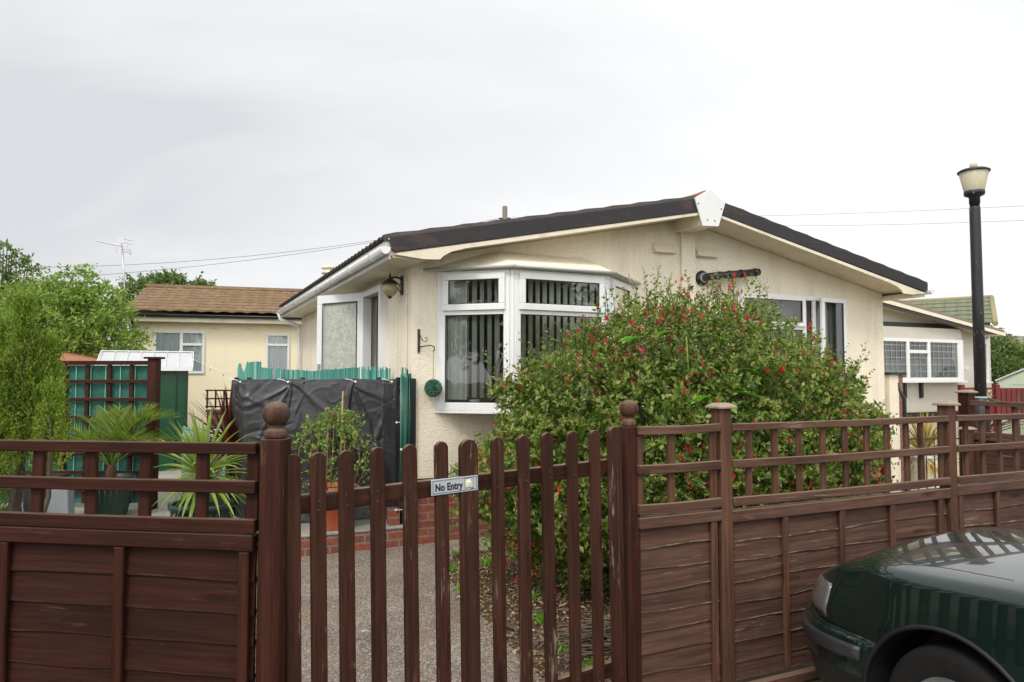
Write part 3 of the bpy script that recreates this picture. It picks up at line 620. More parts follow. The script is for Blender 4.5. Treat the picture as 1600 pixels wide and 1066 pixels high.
def trellis(rt,x0,x1,rails,ups,mx,mz,uw=.038,yr=-.045):
    for i,(za,zb) in enumerate(rails):
        b=MB(); n=18; vs=[];fs=[]
        ph=random.uniform(0,90)
        for k in range(n+1):
            x=x0+(x1-x0)*k/n; w=.0022*noise.noise(Vector((x*5,ph,0))); s_=-.004*math.sin(PI*k/n)
            vs+=[(x,yr,za+w+s_),(x,yr+.024,za+w+s_),(x,yr+.024,zb+w*.6+s_),(x,yr,zb+w*.6+s_)]
        for k in range(n):
            a=k*4
            for q in range(4): fs.append((a+q,a+(q+1)%4,a+4+(q+1)%4,a+4+q))
        fs+=[(0,1,2,3),(4*n+3,4*n+2,4*n+1,4*n)]
        b.add(vs,fs); b.build('rail',mx,rt,bevel=.003)
    for x in ups:
        b=MB(); a=random.uniform(-.006,.006)
        z0,z1=rails[-1][0]+.002,rails[0][1]-.003
        b.add([(x-uw/2-a,yr+.0245,z0),(x+uw/2-a,yr+.0245,z0),(x+uw/2-a,yr+.045,z0),(x-uw/2-a,yr+.045,z0),(x-uw/2+a,yr+.0245,z1),(x+uw/2+a,yr+.0245,z1),(x+uw/2+a,yr+.045,z1),(x-uw/2+a,yr+.045,z1)],[(3,2,1,0),(4,5,6,7),(0,1,5,4),(1,2,6,5),(2,3,7,6),(3,0,4,7)])
        b.build('upright',mz,rt,bevel=.003)
def post(name,label,loc,rz,w,h,mat,ball=False,cap=False,group=None):
    rt=root(name,label,'fence post' if not ball else 'gate post',loc,rz,group); b=MB(); c=.009 if ball else .004; a=w/2
    pl=[(-a+c,-a),(a-c,-a),(a,-a+c),(a,a-c),(a-c,a),(-a+c,a),(-a,a-c),(-a,-a+c)]
    b.prism(pl,-.05,h,'xy'); b.build('post',mat,rt,bevel=.002)
    if ball:
        b=MB(); b.lathe([(a*.80,h+.0005),(a*.92,h+.006),(a*.93,h+.016),(a*.83,h+.026),(a*.60,h+.036),(a*.55,h+.043),(a*.60,h+.047)],32); b.build('finial_collar',M['wood_ball'],rt)
        R=.047; b=MB(); b.lathe([(max(.002,R*math.cos(t)),h+.085+R*.93*math.sin(t)) for t in [-PI/2*.93+PI*.965*k/18 for k in range(19)]],36); b.build('ball_finial',M['wood_ball'],rt)
    if cap:
        q=a+.020; b=MB(); z=h
        b.add([(-q,-q,z),(q,-q,z),(q,q,z),(-q,q,z),(-q,-q,z+.012),(q,-q,z+.012),(q,q,z+.012),(-q,q,z+.012),(-a*.8,-a*.8,z+.028),(a*.8,-a*.8,z+.028),(a*.8,a*.8,z+.028),(-a*.8,a*.8,z+.028)],
          [(3,2,1,0),(0,1,5,4),(1,2,6,5),(2,3,7,6),(3,0,4,7),(4,5,9,8),(5,6,10,9),(6,7,11,10),(7,4,8,11),(8,9,10,11)])
        b.build('post_cap',M['wood_cap'],rt,bevel=.002)
    return rt
post('gate_post','dark brown ball topped gate post at the latch end, joined to the left trellis fence',(PL[0],PL[1],0),math.radians(-3),.086,1.402,M['wood_dz'],ball=True,group='ball topped gate posts')
post('gate_post','brown ball topped gate post at the hinge end, in front of the fuchsia',(PR[0]+.02,PR[1]+.03,0),HA,.078,1.375,M['wood_dz'],ball=True,group='ball topped gate posts')
RT=fmat(PR,HA)
def Rp(u,v,z=0): return RT@Vector((u,v,z))
p_=Rp(.585,.0); post('fence_post','flat capped fence post in front of the fuchsia, next to the short panel',(p_.x,p_.y,0),HA,.074,1.452,M['wood_wz'],cap=True,group='capped fence posts')
p_=Rp(2.37,.0); post('fence_post','square fence post with flat pale cap in front of the yellow phormium',(p_.x,p_.y,0),HA,.074,1.435,M['wood_wz'],cap=True,group='capped fence posts')
p_=Rp(4.17,.0); post('fence_post','square fence post beyond the parked car',(p_.x,p_.y,0),HA,.074,1.435,M['wood_wz'],cap=True,group='capped fence posts')
LT=fmat(PL,LA)
# left bay
p_=LT@Vector((-.045,.03,0)); f=root('overlap_fence','dark brown overlap fence panel left of the picket gate','fence panel',(PL[0],PL[1],0),LA,'overlap fence panels')
lap_panel(f,-1.93,-.065,1.018,.06,[-1.90,-1.47,-1.035,-.57,-.095],M['wood_dx'],M['wood_dz'],.108,.003,cap=.058,seed=3)
t=root('fence_trellis','dark brown open trellis strip above the left fence panel','trellis',(PL[0],PL[1],0),LA,'trellis strips on the fence')
trellis(t,-1.93,-.052,[(1.350,1.390),(1.217,1.260),(1.082,1.130)],[-1.90,-1.71,-1.52,-1.32,-1.12,-.918,-.701,-.486,-.267,-.075],M['wood_dx'],M['wood_dz'],.044)
b=MB(); b.T=Matrix(); 
ff=root('fence_batten_post','narrow dark timber upright filling the gap beside the ball topped gate post','timber upright',tuple(LT@Vector((-.0445,.012,0))),LA)
b=MB(); b.box(-.014,.010,-.02,.02,-.02,1.06); b.build('upright',M['wood_dz'],ff,bevel=.003)
p_=LT@Vector((-1.985,0,0)); post('fence_post','square fence post at the far end of the left trellis fence',(p_.x,p_.y,0),LA,.074,1.44,M['wood_dz'],cap=True,group='capped fence posts')
# right bays
RL=[(1.338,1.378),(1.150,1.193),(.958,1.006)]
f=root('overlap_fence','short worn brown overlap panel between the hinge gate post and the first capped post','fence panel',(PR[0],PR[1],0),HA,'overlap fence panels')
lap_panel(f,.055,.545,.888,.10,[.505],M['wood_wx'],M['wood_wz'],.098,.006,cap=.055,seed=5)
t=root('fence_trellis','short brown trellis strip with one middle upright beside the gate','trellis',(PR[0],PR[1],0),HA,'trellis strips on the fence')
trellis(t,.045,.545,RL,[.068,.255,.515],M['wood_wx'],M['wood_wz'])
f=root('overlap_fence','long weathered overlap panel with flaking pale stain ahead of the green car bonnet','fence panel',(PR[0],PR[1],0),HA,'overlap fence panels')
lap_panel(f,.625,2.33,.872,.085,[.985,1.41,1.82,2.25],M['wood_wx'],M['wood_wz'],.105,.006,cap=.062,seed=8)
t=root('fence_trellis','long brown trellis strip in front of the fuchsia bush between two capped posts','trellis',(PR[0],PR[1],0),HA,'trellis strips on the fence')
trellis(t,.622,2.332,[(1.338,1.375),(1.148,1.190),(.955,1.000)],[.755,.935,1.11,1.29,1.465,1.64,1.81,1.98,2.11,2.29],M['wood_wx'],M['wood_wz'],.036)
f=root('overlap_fence','weathered overlap panel partly hidden behind the car, beyond the second capped post','fence panel',(PR[0],PR[1],0),HA,'overlap fence panels')
lap_panel(f,2.41,4.13,.880,.085,[2.44,2.81,3.24,3.68,4.1],M['wood_wx'],M['wood_wz'],.105,.005,cap=.062,seed=12)
t=root('fence_trellis','brown trellis strip beside the lamp post end of the fence','trellis',(PR[0],PR[1],0),HA,'trellis strips on the fence')
trellis(t,2.408,4.132,[(1.338,1.375),(1.148,1.190),(.955,1.000)],[2.53,2.70,2.875,3.05,3.22,3.40,3.57,3.75,3.93,4.10],M['wood_wx'],M['wood_wz'],.036)
gb=root('gravel_board','thin timber gravel board along the bottom of the worn fence','timber board',(PR[0],PR[1],0),HA)
b=MB(); b.box(.63,2.33,-.06,-.02,.012,.062); b.box(2.41,4.13,-.06,-.02,.012,.062); b.build('board',M['wood_wx'],gb,bevel=.004)

# ------------------------------------------------------------------ picket gate
gate=root('picket_gate','brown round topped picket gate sagging slightly between the two ball posts','gate',(PL[0],PL[1],0),GA)
gate.rotation_euler=Matrix(( (1,0,0),(0,1,0),(0,0,1))).to_euler()
gate.rotation_euler=(rotmat(GA)@Matrix.Rotation(-math.radians(1.15),4,'Y')).to_euler()
PK=[(.079,1.345,.052),(.174,1.346,.055),(.279,1.345,.056),(.401,1.346,.056),(.536,1.348,.056),(.673,1.348,.056),(.796,1.346,.080),(.938,1.348,.056),(1.071,1.345,.056),(1.204,1.347,.056),(1.340,1.344,.055),(1.475,1.342,.055),(1.598,1.352,.072)]
for i,(x,z,w) in enumerate(PK):
    b=MB(); r=w/2; a=random.uniform(-.004,.004); z+=-.003+.003*random.random()
    pl=[(x-r,.05),(x+r,.05)]+[(x+a+r*math.cos(t),z-r+r*math.sin(t)) for t in [PI*k/12 for k in range(13)]]
    b.prism(pl,-.024 if w<.07 else -.028,0); b.build('picket',M['wood_gz'],gate,bevel=.0035,seg=2)
b=MB()
for (x,z,w) in PK:
    for zz_ in (1.145,1.178,.21,.243): b.lathe([(.0001,-.0262 if w<.07 else -.0302),(.0035,-.0258 if w<.07 else -.0298),(.0038,-.0238 if w<.07 else -.0278)],8,(x+random.uniform(-.008,.008),0,zz_+random.uniform(-.006,.006)),'y')
b.build('nail_heads',M['bracket'],gate)
b=MB(); b.box(.055,1.63,.0005,.038,1.128,1.196); b.build('top_rail',M['wood_gx'],gate,bevel=.006,seg=2)
b=MB(); b.box(.055,1.63,.0005,.038,.19,.262); b.build('lower_rail',M['wood_gx'],gate,bevel=.006,seg=2)
for (x,z) in ((1.57,1.162),(1.57,.20)):
    b=MB(); b.box(x-.02,x+.03,.0385,.044,z-.02,z+.02); b.tube([(x+.045,.045,z-.03),(x+.045,.045,z+.03)],.008,8); b.build('hinge',M['black_metal'],gate)
# sign
Gm=gate.rotation_euler.to_matrix().to_4x4(); Gm.translation=gate.location
sg=root('no_entry_sign','small silver No Entry plate screwed across two pickets of the gate','sign'); sg.matrix_world=Gm@Matrix.Translation((.726,-.0245,1.170))
b=MB(); b.box(-.107,.107,-.004,-.0005,-.031,.031); b.build('plate',M['sign_plate'],sg,bevel=.0012)
def frame(b,x0,x1,z0,z1,t,y0,y1):
    b.box(x0,x1,y0,y1,z0,z0+t); b.box(x0,x1,y0,y1,z1-t,z1); b.box(x0,x0+t,y0,y1,z0+t,z1-t); b.box(x1-t,x1,y0,y1,z0+t,z1-t)
b=MB(); frame(b,-.101,.101,-.0255,.0255,.0018,-.0047,-.0041); b.build('border',M['sign_black'],sg)
b=MB(); frame(b,.044,.084,-.0175,.0215,.0014,-.0047,-.0041); b.build('symbol_frame',M['sign_black'],sg)
b=MB(); b.box(.0465,.0815,-.0052,-.0041,-.015,.019); b.build('symbol',M['sign_cream'],sg)
b=MB(); b.lathe([(.0,-.0062),(.0135,-.006),(.0145,-.0053)],24,(.064,0,.002),'y'); b.build('symbol_disc',plain('faded_disc',(.68,.65,.50),.5),sg)
b=MB(); b.box(.056,.072,-.0067,-.0063,.0005,.0035); b.build('symbol_bar',plain('faded_bar',(.45,.44,.30),.5),sg)
cu=bpy.data.curves.new('lettering','FONT'); cu.body='No Entry'; cu.size=.0315; cu.extrude=.0004; cu.offset=.0011; cu.space_character=1.03; cu.align_x='CENTER'; cu.align_y='CENTER'
to=bpy.data.objects.new('lettering',cu); COL.objects.link(to); to.parent=sg; to.location=(-.0285,-.0046,-.0035); to.rotation_euler=(PI/2,0,0); to.scale=(1.02,1.25,1); cu.materials.append(M['sign_black'])
bpy.context.view_layer.update(); lm_=bpy.data.meshes.new_from_object(to.evaluated_get(bpy.context.evaluated_depsgraph_get())); lo_=bpy.data.objects.new('lettering',lm_); COL.objects.link(lo_); lo_.parent=sg; lo_.location=to.location; lo_.rotation_euler=to.rotation_euler; lo_.scale=to.scale; bpy.data.objects.remove(to,do_unlink=True); lo_.name='lettering'
# ------------------------------------------------------------------ ground
def sheet(name,poly,z,mat,kind='structure',label=None):
    b=MB(); b.add([(x,y,z) for x,y in poly],[tuple(range(len(poly)))]); o=b.build(name,mat,recalc=False); 
    if o.data.polygons[0].normal.z<0: o.data.flip_normals()
    o['kind']=kind; return o
sheet('ground',[(-220,-120),(220,-120),(220,300),(-220,300)],0,M['turf'])
a1=LT@Vector((-8,-.12,0)); a2=LT@Vector((0,-.12,0)); a3=Rp(0,-.10); a4=Rp(20,-.10)
sheet('road',[(-40,-9),(40,-9),(40,a4.y),(a4.x,a4.y),(a3.x,a3.y),(a2.x,a2.y),(a1.x,a1.y),(-40,a1.y+5)],.004,M['tarmac'])
# kerb strip of paving along the fence
q=[Rp(.05,-.09),Rp(4.5,-.09),Rp(4.5,-.40),Rp(.05,-.40)]; sheet('kerb_paving',[(p.x,p.y) for p in q],.009,M['slab'])
h0=Hp(-6,-.0,0); h1=Hp(.3,-.0,0)
gp=[(PL[0]-1.9,PL[1]+.35),(PL[0],PL[1]),(PR[0]-.3,PR[1]-.17),(.18,3.85),(0.0,4.33),(-.217,4.954),(-.36,5.35),(-.513,5.83),(-.55,6.2),(Hp(.30,-.5,0).x,Hp(.30,-.5,0).y),(h1.x,h1.y),(h0.x,h0.y),(-6.5,3.2)]
sheet('path',gp,.008,M['aggregate'])
q=[Hp(.30,-.50,0),Hp(6.7,-.50,0),Hp(6.7,.02,0),Hp(.30,.02,0)]; sheet('paving_strip',[(p.x,p.y) for p in q],.012,M['slab'])
bd=[(PR[0]-.32,PR[1]-.17),(.17,3.86),(0.0,4.33),(-.217,4.954),(-.36,5.35),(-.513,5.83),(-.55,6.2),tuple(Hp(.31,-.51,0))[:2],tuple(Hp(7.5,-.51,0))[:2],tuple(Rp(8,0.05))[:2],tuple(Rp(0,.05))[:2]]
sheet('planting_bed',bd,.006,M['soil'])
sheet('gravel_yard',[(4.2,7.3),(30,7.3),(30,22),(8.5,22),(5.5,11.2)],.010,M['gravel'])
# leaf litter
n_=5200; P=np.zeros((n_*3,3)); P[:,0]=RNG.uniform(-.6,1.2,n_*3); P[:,1]=RNG.uniform(3.6,6.7,n_*3)
edge=np.interp(P[:,1],[3.6,3.87,4.33,4.95,5.35,5.83,6.7],[.22,.17,0,-.217,-.36,-.513,-.56]); P=P[P[:,0]>edge+RNG.uniform(-.12,.05,len(P))][:n_]; P[:,2]=.012+RNG.uniform(0,.018,len(P))
n_=len(P); d=rvec(n_); d[:,2]*=.25; up=rvec(n_)*.5+[0,0,1]
o=leaves('leaf_litter',P,d,up,RNG.uniform(.018,.045,n_),RNG.uniform(.012,.026,n_),M['litter'],fold=.3); tag(o,'dry brown fallen leaves covering the bed under the fuchsia','leaf litter',kind='stuff')
# some litter + weeds on the path edges
rt=[]; P=[];D=[]
for cx,cy,k,rr in [(-.50,5.95,60,.06),(-.33,5.4,90,.08),(-.2,6.2,80,.09),(.35,4.3,90,.10),(.12,5.2,60,.08),(-.48,6.45,50,.05),(.45,4.0,70,.08),(.62,4.6,120,.14),(.2,4.75,60,.07)]:
    P.append(np.stack([RNG.normal(cx,rr*.5,k),RNG.normal(cy,rr*.5,k),RNG.uniform(.01,.03,k)],1)); dd=rvec(k); dd[:,2]=np.abs(dd[:,2])+.5; D.append(dd)
P=np.concatenate(P); D=np.concatenate(D); o=leaves('weeds',P,D,rvec(len(P)),RNG.uniform(.03,.085,len(P)),RNG.uniform(.008,.016,len(P)),M['bright_leaf']); tag(o,'small green weeds along the edge of the path','weeds',kind='stuff')
nq=420; P=np.zeros((nq,3)); P[:,0]=RNG.uniform(-1.9,.1,nq); P[:,1]=RNG.uniform(3.2,6.5,nq); ed_=np.interp(P[:,1],[3.6,3.87,4.33,4.95,5.35,5.83,6.7],[.22,.17,0,-.217,-.36,-.513,-.56]); P=P[(RNG.random(nq)<np.exp(-(ed_-P[:,0])*2.0)) & (P[:,0]<ed_)]; P[:,2]=.013
q2=np.array([[Rp(u_,-.12-abs(RNG.normal(0,.07)),.014)[k] for k in range(3)] for u_ in RNG.uniform(.1,4,260)]); P=np.concatenate([P,q2]); d=rvec(len(P)); d[:,2]*=.12
o=leaves('leaf_litter',P,d,rvec(len(P))*.3+[0,0,1],RNG.uniform(.012,.032,len(P)),RNG.uniform(.008,.018,len(P)),M['litter'],fold=.3); tag(o,'scattered dry leaf scraps on the path and along the foot of the fence','leaf litter',kind='stuff')
# twig pile
b=MB()
for k in range(170):
    c=Vector((RNG.normal(.70,.16),RNG.normal(4.33,.13),.02+abs(RNG.normal(0,.055)))); a=RNG.normal(.12,.28); L=RNG.uniform(.12,.34); dz=RNG.normal(0,.10)
    d=Vector((math.cos(a),math.sin(a),dz))*L; m=Vector(RNG.normal(0,.012,3)); b.tube([c-d,c+m,c+d],[.005,.0045,.002],4,caps=False)
o=b.build('twigs',M['twig'],recalc=False); tag(o,'heap of dry cut twigs behind the hinge end of the gate','twigs',kind='stuff')
st=root('fallen_stick','dark bent stick lying on the path edge by the leaf litter','stick',(-.03,4.62,.025)); b=MB(); b.tube([(-.09,.10,0),(-.03,.03,.01),(.05,-.01,.0),(.10,-.06,.006)],[.008,.012,.011,.006],6); b.build('stick',M['bark'],st)
# edging
#kb=root('edging_board','pale timber edging board lying across the bed behind the gate','edging board',(.17,3.80,0),math.radians(30)); b=MB(); b.box(0,.62,.0,.03,.0,.07); b.build('board',M['wood_gx'],kb,bevel=.003)
# patio
b=MB(); b.T=H; b.box(-6.6,.02,.103,5.6,.0,.190); o=b.build('patio',M['concrete'],bevel=.004); o['kind']='structure'
b=MB(); b.box(-6.6,.02,.0,.10,.0,.172); rw_=root('patio_edge_wall','two course red brick edging wall with concrete lip below the raised patio','low brick wall',(HO[0],HO[1],0),HA); b.build('bricks',M['brick'],rw_)
b=MB(); b.box(-6.6,.0,-.006,.101,.1725,.193); b.build('concrete_lip',M['concrete'],rw_,bevel=.005)
bp=root('brick_pier','small single brick pier under the black sheet corner','brick pier',Hp(-.13,.12,.191),HA); b=MB(); b.box(-.05,.05,-.05,.05,0,.16); b.build('bricks',M['brick'],bp)
dk=root('timber_deck','raised dark timber deck behind the black sheet below the side door','deck',(HO[0],HO[1],0),HA); 
b=MB()
for k in range(12): b.box(-1.25,-.03,.68+k*.17,.68+k*.17+.16,.585,.61)
b.build('deck_boards',M['wood_dx'],dk)
for u in (-1.2,-.1):
    for v in (.72,2.6): b=MB(); b.box(u-.04,u+.04,v-.04,v+.04,.191,.584); b.build('deck_leg',M['wood_dz'],dk)
# ------------------------------------------------------------------ black sheet screen
ZS=1.592
sc_=root('black_sheet_screen','creased black woven sheet tied in front of the side door deck','privacy sheet',(HO[0],HO[1],0),HA)
pp=[(-1.30,2.2),(-1.50,1.35),(-1.42,.64),(-.9,.60),(-.15,.46),(-.02,.04)]
def along(t,pts):
    ds=[math.hypot(b_[0]-a_[0],b_[1]-a_[1]) for a_,b_ in zip(pts[:-1],pts[1:])]; L=sum(ds)*t
    for (a_,b_),d in zip(zip(pts[:-1],pts[1:]),ds):
        if L<=d or d is ds[-1] and True and (b_==pts[-1]): 
            k=min(1,L/d); nx,ny=(b_[1]-a_[1])/d,-(b_[0]-a_[0])/d; return a_[0]+(b_[0]-a_[0])*k,a_[1]+(b_[1]-a_[1])*k,nx,ny
        L-=d
fr_=random.Random(5); FOLD=[]
for t_ in (.10,.42,.59,.785,.93):
    for q_ in range(5):
        a_=math.radians(fr_.uniform(205,335)); FOLD.append((t_*3.6,ZS-.04,math.cos(a_),math.sin(a_),fr_.uniform(.35,1.0),fr_.uniform(.012,.032),fr_.uniform(.008,.022)*fr_.choice((1,1,-1))))
for q_ in range(26):
    a_=math.radians(fr_.uniform(-35,35)+fr_.choice((0,0,90,180))); FOLD.append((fr_.uniform(.2,3.5),fr_.uniform(.5,1.5),math.cos(a_),math.sin(a_),fr_.uniform(.25,.8),fr_.uniform(.010,.022),fr_.uniform(.004,.012)*fr_.choice((1,-1))))
def folds(s,z):
    d=0
    for (s0,z0,cx_,cz_,L_,w_,am) in FOLD:
        ds,dz=s-s0,z-z0; al_=ds*cx_+dz*cz_
        if -.02<al_<L_:
            pe=-ds*cz_+dz*cx_; pe+=.03*math.sin(al_*7+s0*5); tt=al_/L_; d+=am*math.exp(-(pe/(w_*(.6+1.2*tt)))**2)*min(1,max(0,tt)*6+.25)*(1-max(0,tt))**.7
    return d
def fn(i,j):
    x,y,nx,ny=along(i,pp); z=.20+(ZS-.20)*j
    s=i*3.6; n1=noise.noise(Vector((s*1.1+z*1.2,z*1.6-s*.5,1.3))); n2=1-abs(noise.noise(Vector((s*1.9-z*2.6,z*2.0+s*1.5,4.1))))*2; n3=1-abs(noise.noise(Vector((s*6.5+z*2.5,z*7-s*2.2,8.1))))*2
    n4=1-abs(noise.noise(Vector((s*14-z*5,z*12+s*4,2.1))))*2; n2=max(0,n2)**5; n3=max(0,n3)**3
    d=(.080*n1+.004*n3+.0012*n4+folds(s,z)*1.25)*min(1,(1-i)*14+.1)
    sag=-.012*abs(math.sin(i*PI*5.2))*(1 if j>.97 else 0)
    lean=-.03*(1-j)
    return (x+nx*d,y+ny*d+ (0),z+sag+.008*noise.noise(Vector((s*3,0,0)))*j)
b=MB(); b.grid(fn,420,150); o=b.build('sheet',M['tarp'],sc_,recalc=False)
for (t,) in ((.10,),(.42,),(.59,),(.785,),(.93,),):
    x,y,nx,ny=along(t,pp); b=MB(); c=(x+nx*.028,y+ny*.028,ZS-.035)
    b.lathe([(.002,-.013),(.011,-.008),(.014,0),(.011,.008),(.002,.013)],12,c); b.tube([c,(c[0]-.05,c[1],c[2]+.022),(c[0]-.10,c[1]+.02,c[2]+.03)],.004,6); b.build('bungee_tie',M['white_plastic'],sc_)
for z in (1.17,.34):
    b=MB(); c=(-.12,.06,z); b.lathe([(.002,-.011),(.010,-.007),(.012,0),(.010,.007),(.002,.011)],12,c); b.tube([c,(-.06,-.01,z+.010),(.03,-.015,z+.018)],.0035,6); b.build('bungee_tie',M['white_plastic'],sc_)
for (u,v) in ((-1.40,.70),(-.9,.66),(-.16,.57),(-.07,.17),(-1.47,1.35)):
    b=MB(); b.box(u-.02,u+.02,v,v+.04,.19,ZS+.01); b.build('stake',M['black_plastic'],sc_)
bk=root('black_corner_board','narrow black board standing against the front corner of the bungalow','board',Hp(.014,-.024,PL0+.02),HA); b=MB(); b.box(-.022,.028,-.012,.012,-.45,ZS-PL0-.02); b.build('board',M['black_plastic'],bk,bevel=.002)
# reeds
rs=root('reed_screen','teal plastic reed screen rising behind the black sheet','reed screen',(HO[0],HO[1],0),HA)
b=MB()
def reedrow(p0,p1,top,gapf=None,dx=.0095):
    L=math.hypot(p1[0]-p0[0],p1[1]-p0[1]); n=int(L/dx)
    for k in range(n):
        t=k/n
        if gapf and gapf(t): continue
        x=p0[0]+(p1[0]-p0[0])*t; y=p0[1]+(p1[1]-p0[1])*t; z=top(t)+random.uniform(-.003,.004)+(.02*random.random() if random.random()<.02 else 0)
        b.tube([(x,y,.75),(x+random.uniform(-.002,.002),y,z)],.0052,5,caps=True)
def tp(t): 
    s=t*1.34
    return 1.685+.012*noise.noise(Vector((s*6,0,0)))+.016*math.sin(s*5+1.2)+(.05 if t<.10 else 0)
reedrow((-1.40,.74),(-.33,.68),tp,lambda t: .20<t<.23 or abs(t-.285)<.006)
reedrow((-1.44,1.6),(-1.40,.74),lambda t:1.70+.05*math.sin(t*9))
b.build('reeds',M['reed'],rs)
b=MB()
for k in range(34):
    a=random.uniform(0,6.3); x=-.32+k*.0083; b.tube([(x,.66-.02*k*.15,.8),(x+random.uniform(-.01,.01),.66-.02*k*.15,1.69+random.uniform(-.02,.03))],.006,5)
b.build('loose_reeds',M['reed'],rs)
for z in (1.05,1.32,1.63):
    pass
rr=root('reed_roll','rolled up dark green reed bundle standing upright at the house corner','reed roll',Hp(-.055,-.075,.191),HA)
b=MB()
for k in range(70):
    a=k*.62; r_=.012+.040*k/70; b.tube([(r_*math.cos(a),r_*math.sin(a)+.045,0.25),(r_*math.cos(a)+random.uniform(-.004,.004),r_*math.sin(a)+.045,1.42+random.uniform(-.015,.035)+(.06 if k%9==0 else 0))],.0055,5)
b.build('reeds',M['reed_d'],rr)
b=MB(); b.lathe([(.053,.72),(.055,.725),(.055,.735),(.053,.74)],20,(0,.045,0)); b.build('tie',M['white_plastic'],rr)

# ------------------------------------------------------------------ pots
def pot(parent,name,mat,r0,r1,h,rim=.03,ribs=0,soil=True,rimr=.018):
    b=MB(); seg=48
    prof=[(r0*.96,0),(r0,.01),(r1,h-rim),(r1+rimr,h-rim+.003),(r1+rimr*1.1,h),(r1+rimr*.2,h+.002),(r1-.008,h-.01),(r0-.01,h*.55)]
    b.lathe(prof,seg); 
    if ribs:
        for k in range(ribs):
            a=2*PI*k/ribs; b.tube([((r0+.001)*math.cos(a),(r0+.001)*math.sin(a),.03),((r1*.985)*math.cos(a),(r1*.985)*math.sin(a),h-rim-.01)],.006,5)
    o=b.build(name,mat,parent)
    if soil:
        b=MB(); b.lathe([(.001,h-.045),(r1*.5,h-.03),(r1-.012,h-.05)],24,caps=False); b.build('soil',M['soil'],parent)
    return o
# potted climber on hoops
q=Hp(-.685,.20,.192); pc=root('potted_climber','terracotta pot with bright leafy climber trained over bent cane hoops before the black sheet','potted climber',q,HA)
pot(pc,'pot',M['terracotta'],.135,.19,.40,.06)
pot_h=.40; tophoop=1.05
hoops=[]
b=MB()
for k,(a,R) in enumerate([(0,.33),(1.1,.30),(2.2,.31),(.55,.24),(1.65,.26)]):
    pts=[]
    for i in range(25):
        t=-1+2*i/24; x=R*math.copysign(abs(math.sin(t*PI/2))**.8,t) if True else 0; z=.36+(tophoop-.36)*(1-abs(t)**3.2)-.0; r_=x*(.55+.45*math.sin(PI*min(1,max(0,(z-.3)/.8)))) 
        pts.append((r_*math.cos(a)+.01*k-.01,r_*math.sin(a),z+.012*k-.02))
    b.tube(pts,.0055,6); hoops.append(pts)
b.build('cane_hoops',plain('cane_brown',(.20,.10,.06),.6,.2,20),pc)
b=MB(); b.tube([(.055,-.02,.36),(.075,-.02,1.28)],[.012,.008],8); b.tube([(-.06,.02,.36),(-.055,0,1.03)],[.005,.004],6); b.tube([(-.02,.02,.36),(.0,0,1.0)],[.005,.004],6); b.build('bamboo_cane',plain('bamboo',(.34,.24,.11),.5,.2,12),pc)
pts=np.array(sum(hoops,[])); pts=pts[pts[:,2]<1.04]
sel=RNG.integers(0,len(pts),210); st_=pts[sel]+RNG.normal(size=(210,3))*.045; dr=rvec(210)*.8+[.12,0,.25]; dr[:,:2]+=st_[:,:2]*1.2; dr=norm(dr)
w_=np.where(st_[:,2]>.9,.6,1.0)
P,T=shoots(st_,dr,RNG.uniform(.06,.20,210)*w_,9,.15,.008); N=rvec(len(P)); keep=RNG.random(len(P))<.85; P,T,N=P[keep],T[keep],N[keep]
leaves('foliage',P,norm(T*.4+N),rvec(len(P)),RNG.uniform(.028,.050,len(P)),RNG.uniform(.018,.030,len(P)),M['climber'],pc)
b=MB()
for s0,d0 in zip(st_[:60],dr[:60]): b.tube([s0,s0+d0*.14],[.002,.0012],4,caps=False)
b.build('vines',M['twig'],pc)
# palm
pm=root('potted_palm','dark green ribbed pot with arching feathery palm before the green trellis','potted palm',(-4.08,7.35,.191),0)
pot(pm,'pot',M['pot_green'],.15,.215,.41,.05,ribs=24)
b=MB(); b.lathe([(.04,.37),(.045,.40),(.05,.44),(.035,.50),(.015,.53)],16); b.build('stem',plain('palm_fibre',(.11,.05,.028),.95,.4,20,.8,40),pm)
Pb=[];Db=[];Nb=[];Lb=[]; b=MB()
for az,el,L in [(170,50,.95),(150,65,.8),(20,62,.95),(5,42,.9),(40,72,.85),(95,80,.7),(-30,55,.7),(-80,60,.6),(200,38,.85),(-150,50,.6),(250,60,.6),(-10,68,.85),(125,72,.8),(60,50,.7)]:
    a,e=math.radians(az),math.radians(el); p=Vector((0,0,.50)); d=Vector((math.cos(a)*math.cos(e),math.sin(a)*math.cos(e),math.sin(e))); pts=[p.copy()]
    K=26; L*=.82
    for k in range(K):
        d=(d+Vector((0,0,-1))*.075*(k/K)*1.6).normalized(); p=p+d*L/K; pts.append(p.copy())
        if k>6:
            s=d.cross(Vector((0,0,1))).normalized(); u=s.cross(d)
            for sg_ in (-1,1):
                for h_ in range(2):
                    Pb.append(p+d*h_*L/K*.5); Db.append((s*sg_*.75+d*.75+u*.35+Vector(RNG.normal(0,.05,3)))); Nb.append(u); Lb.append(.20*math.sin(PI*min(1,(k-4)/(K-2)))**.6+.03)
    b.tube(pts,[.008*(1-i/(K+4)) for i in range(K+1)],6)
b.build('fronds',M['palm'],pm)
leaves('leaflets',np.array(Pb),np.array(Db),np.array(Nb),np.array(Lb),.013,M['palm'],pm,fold=.4,mid=.3)
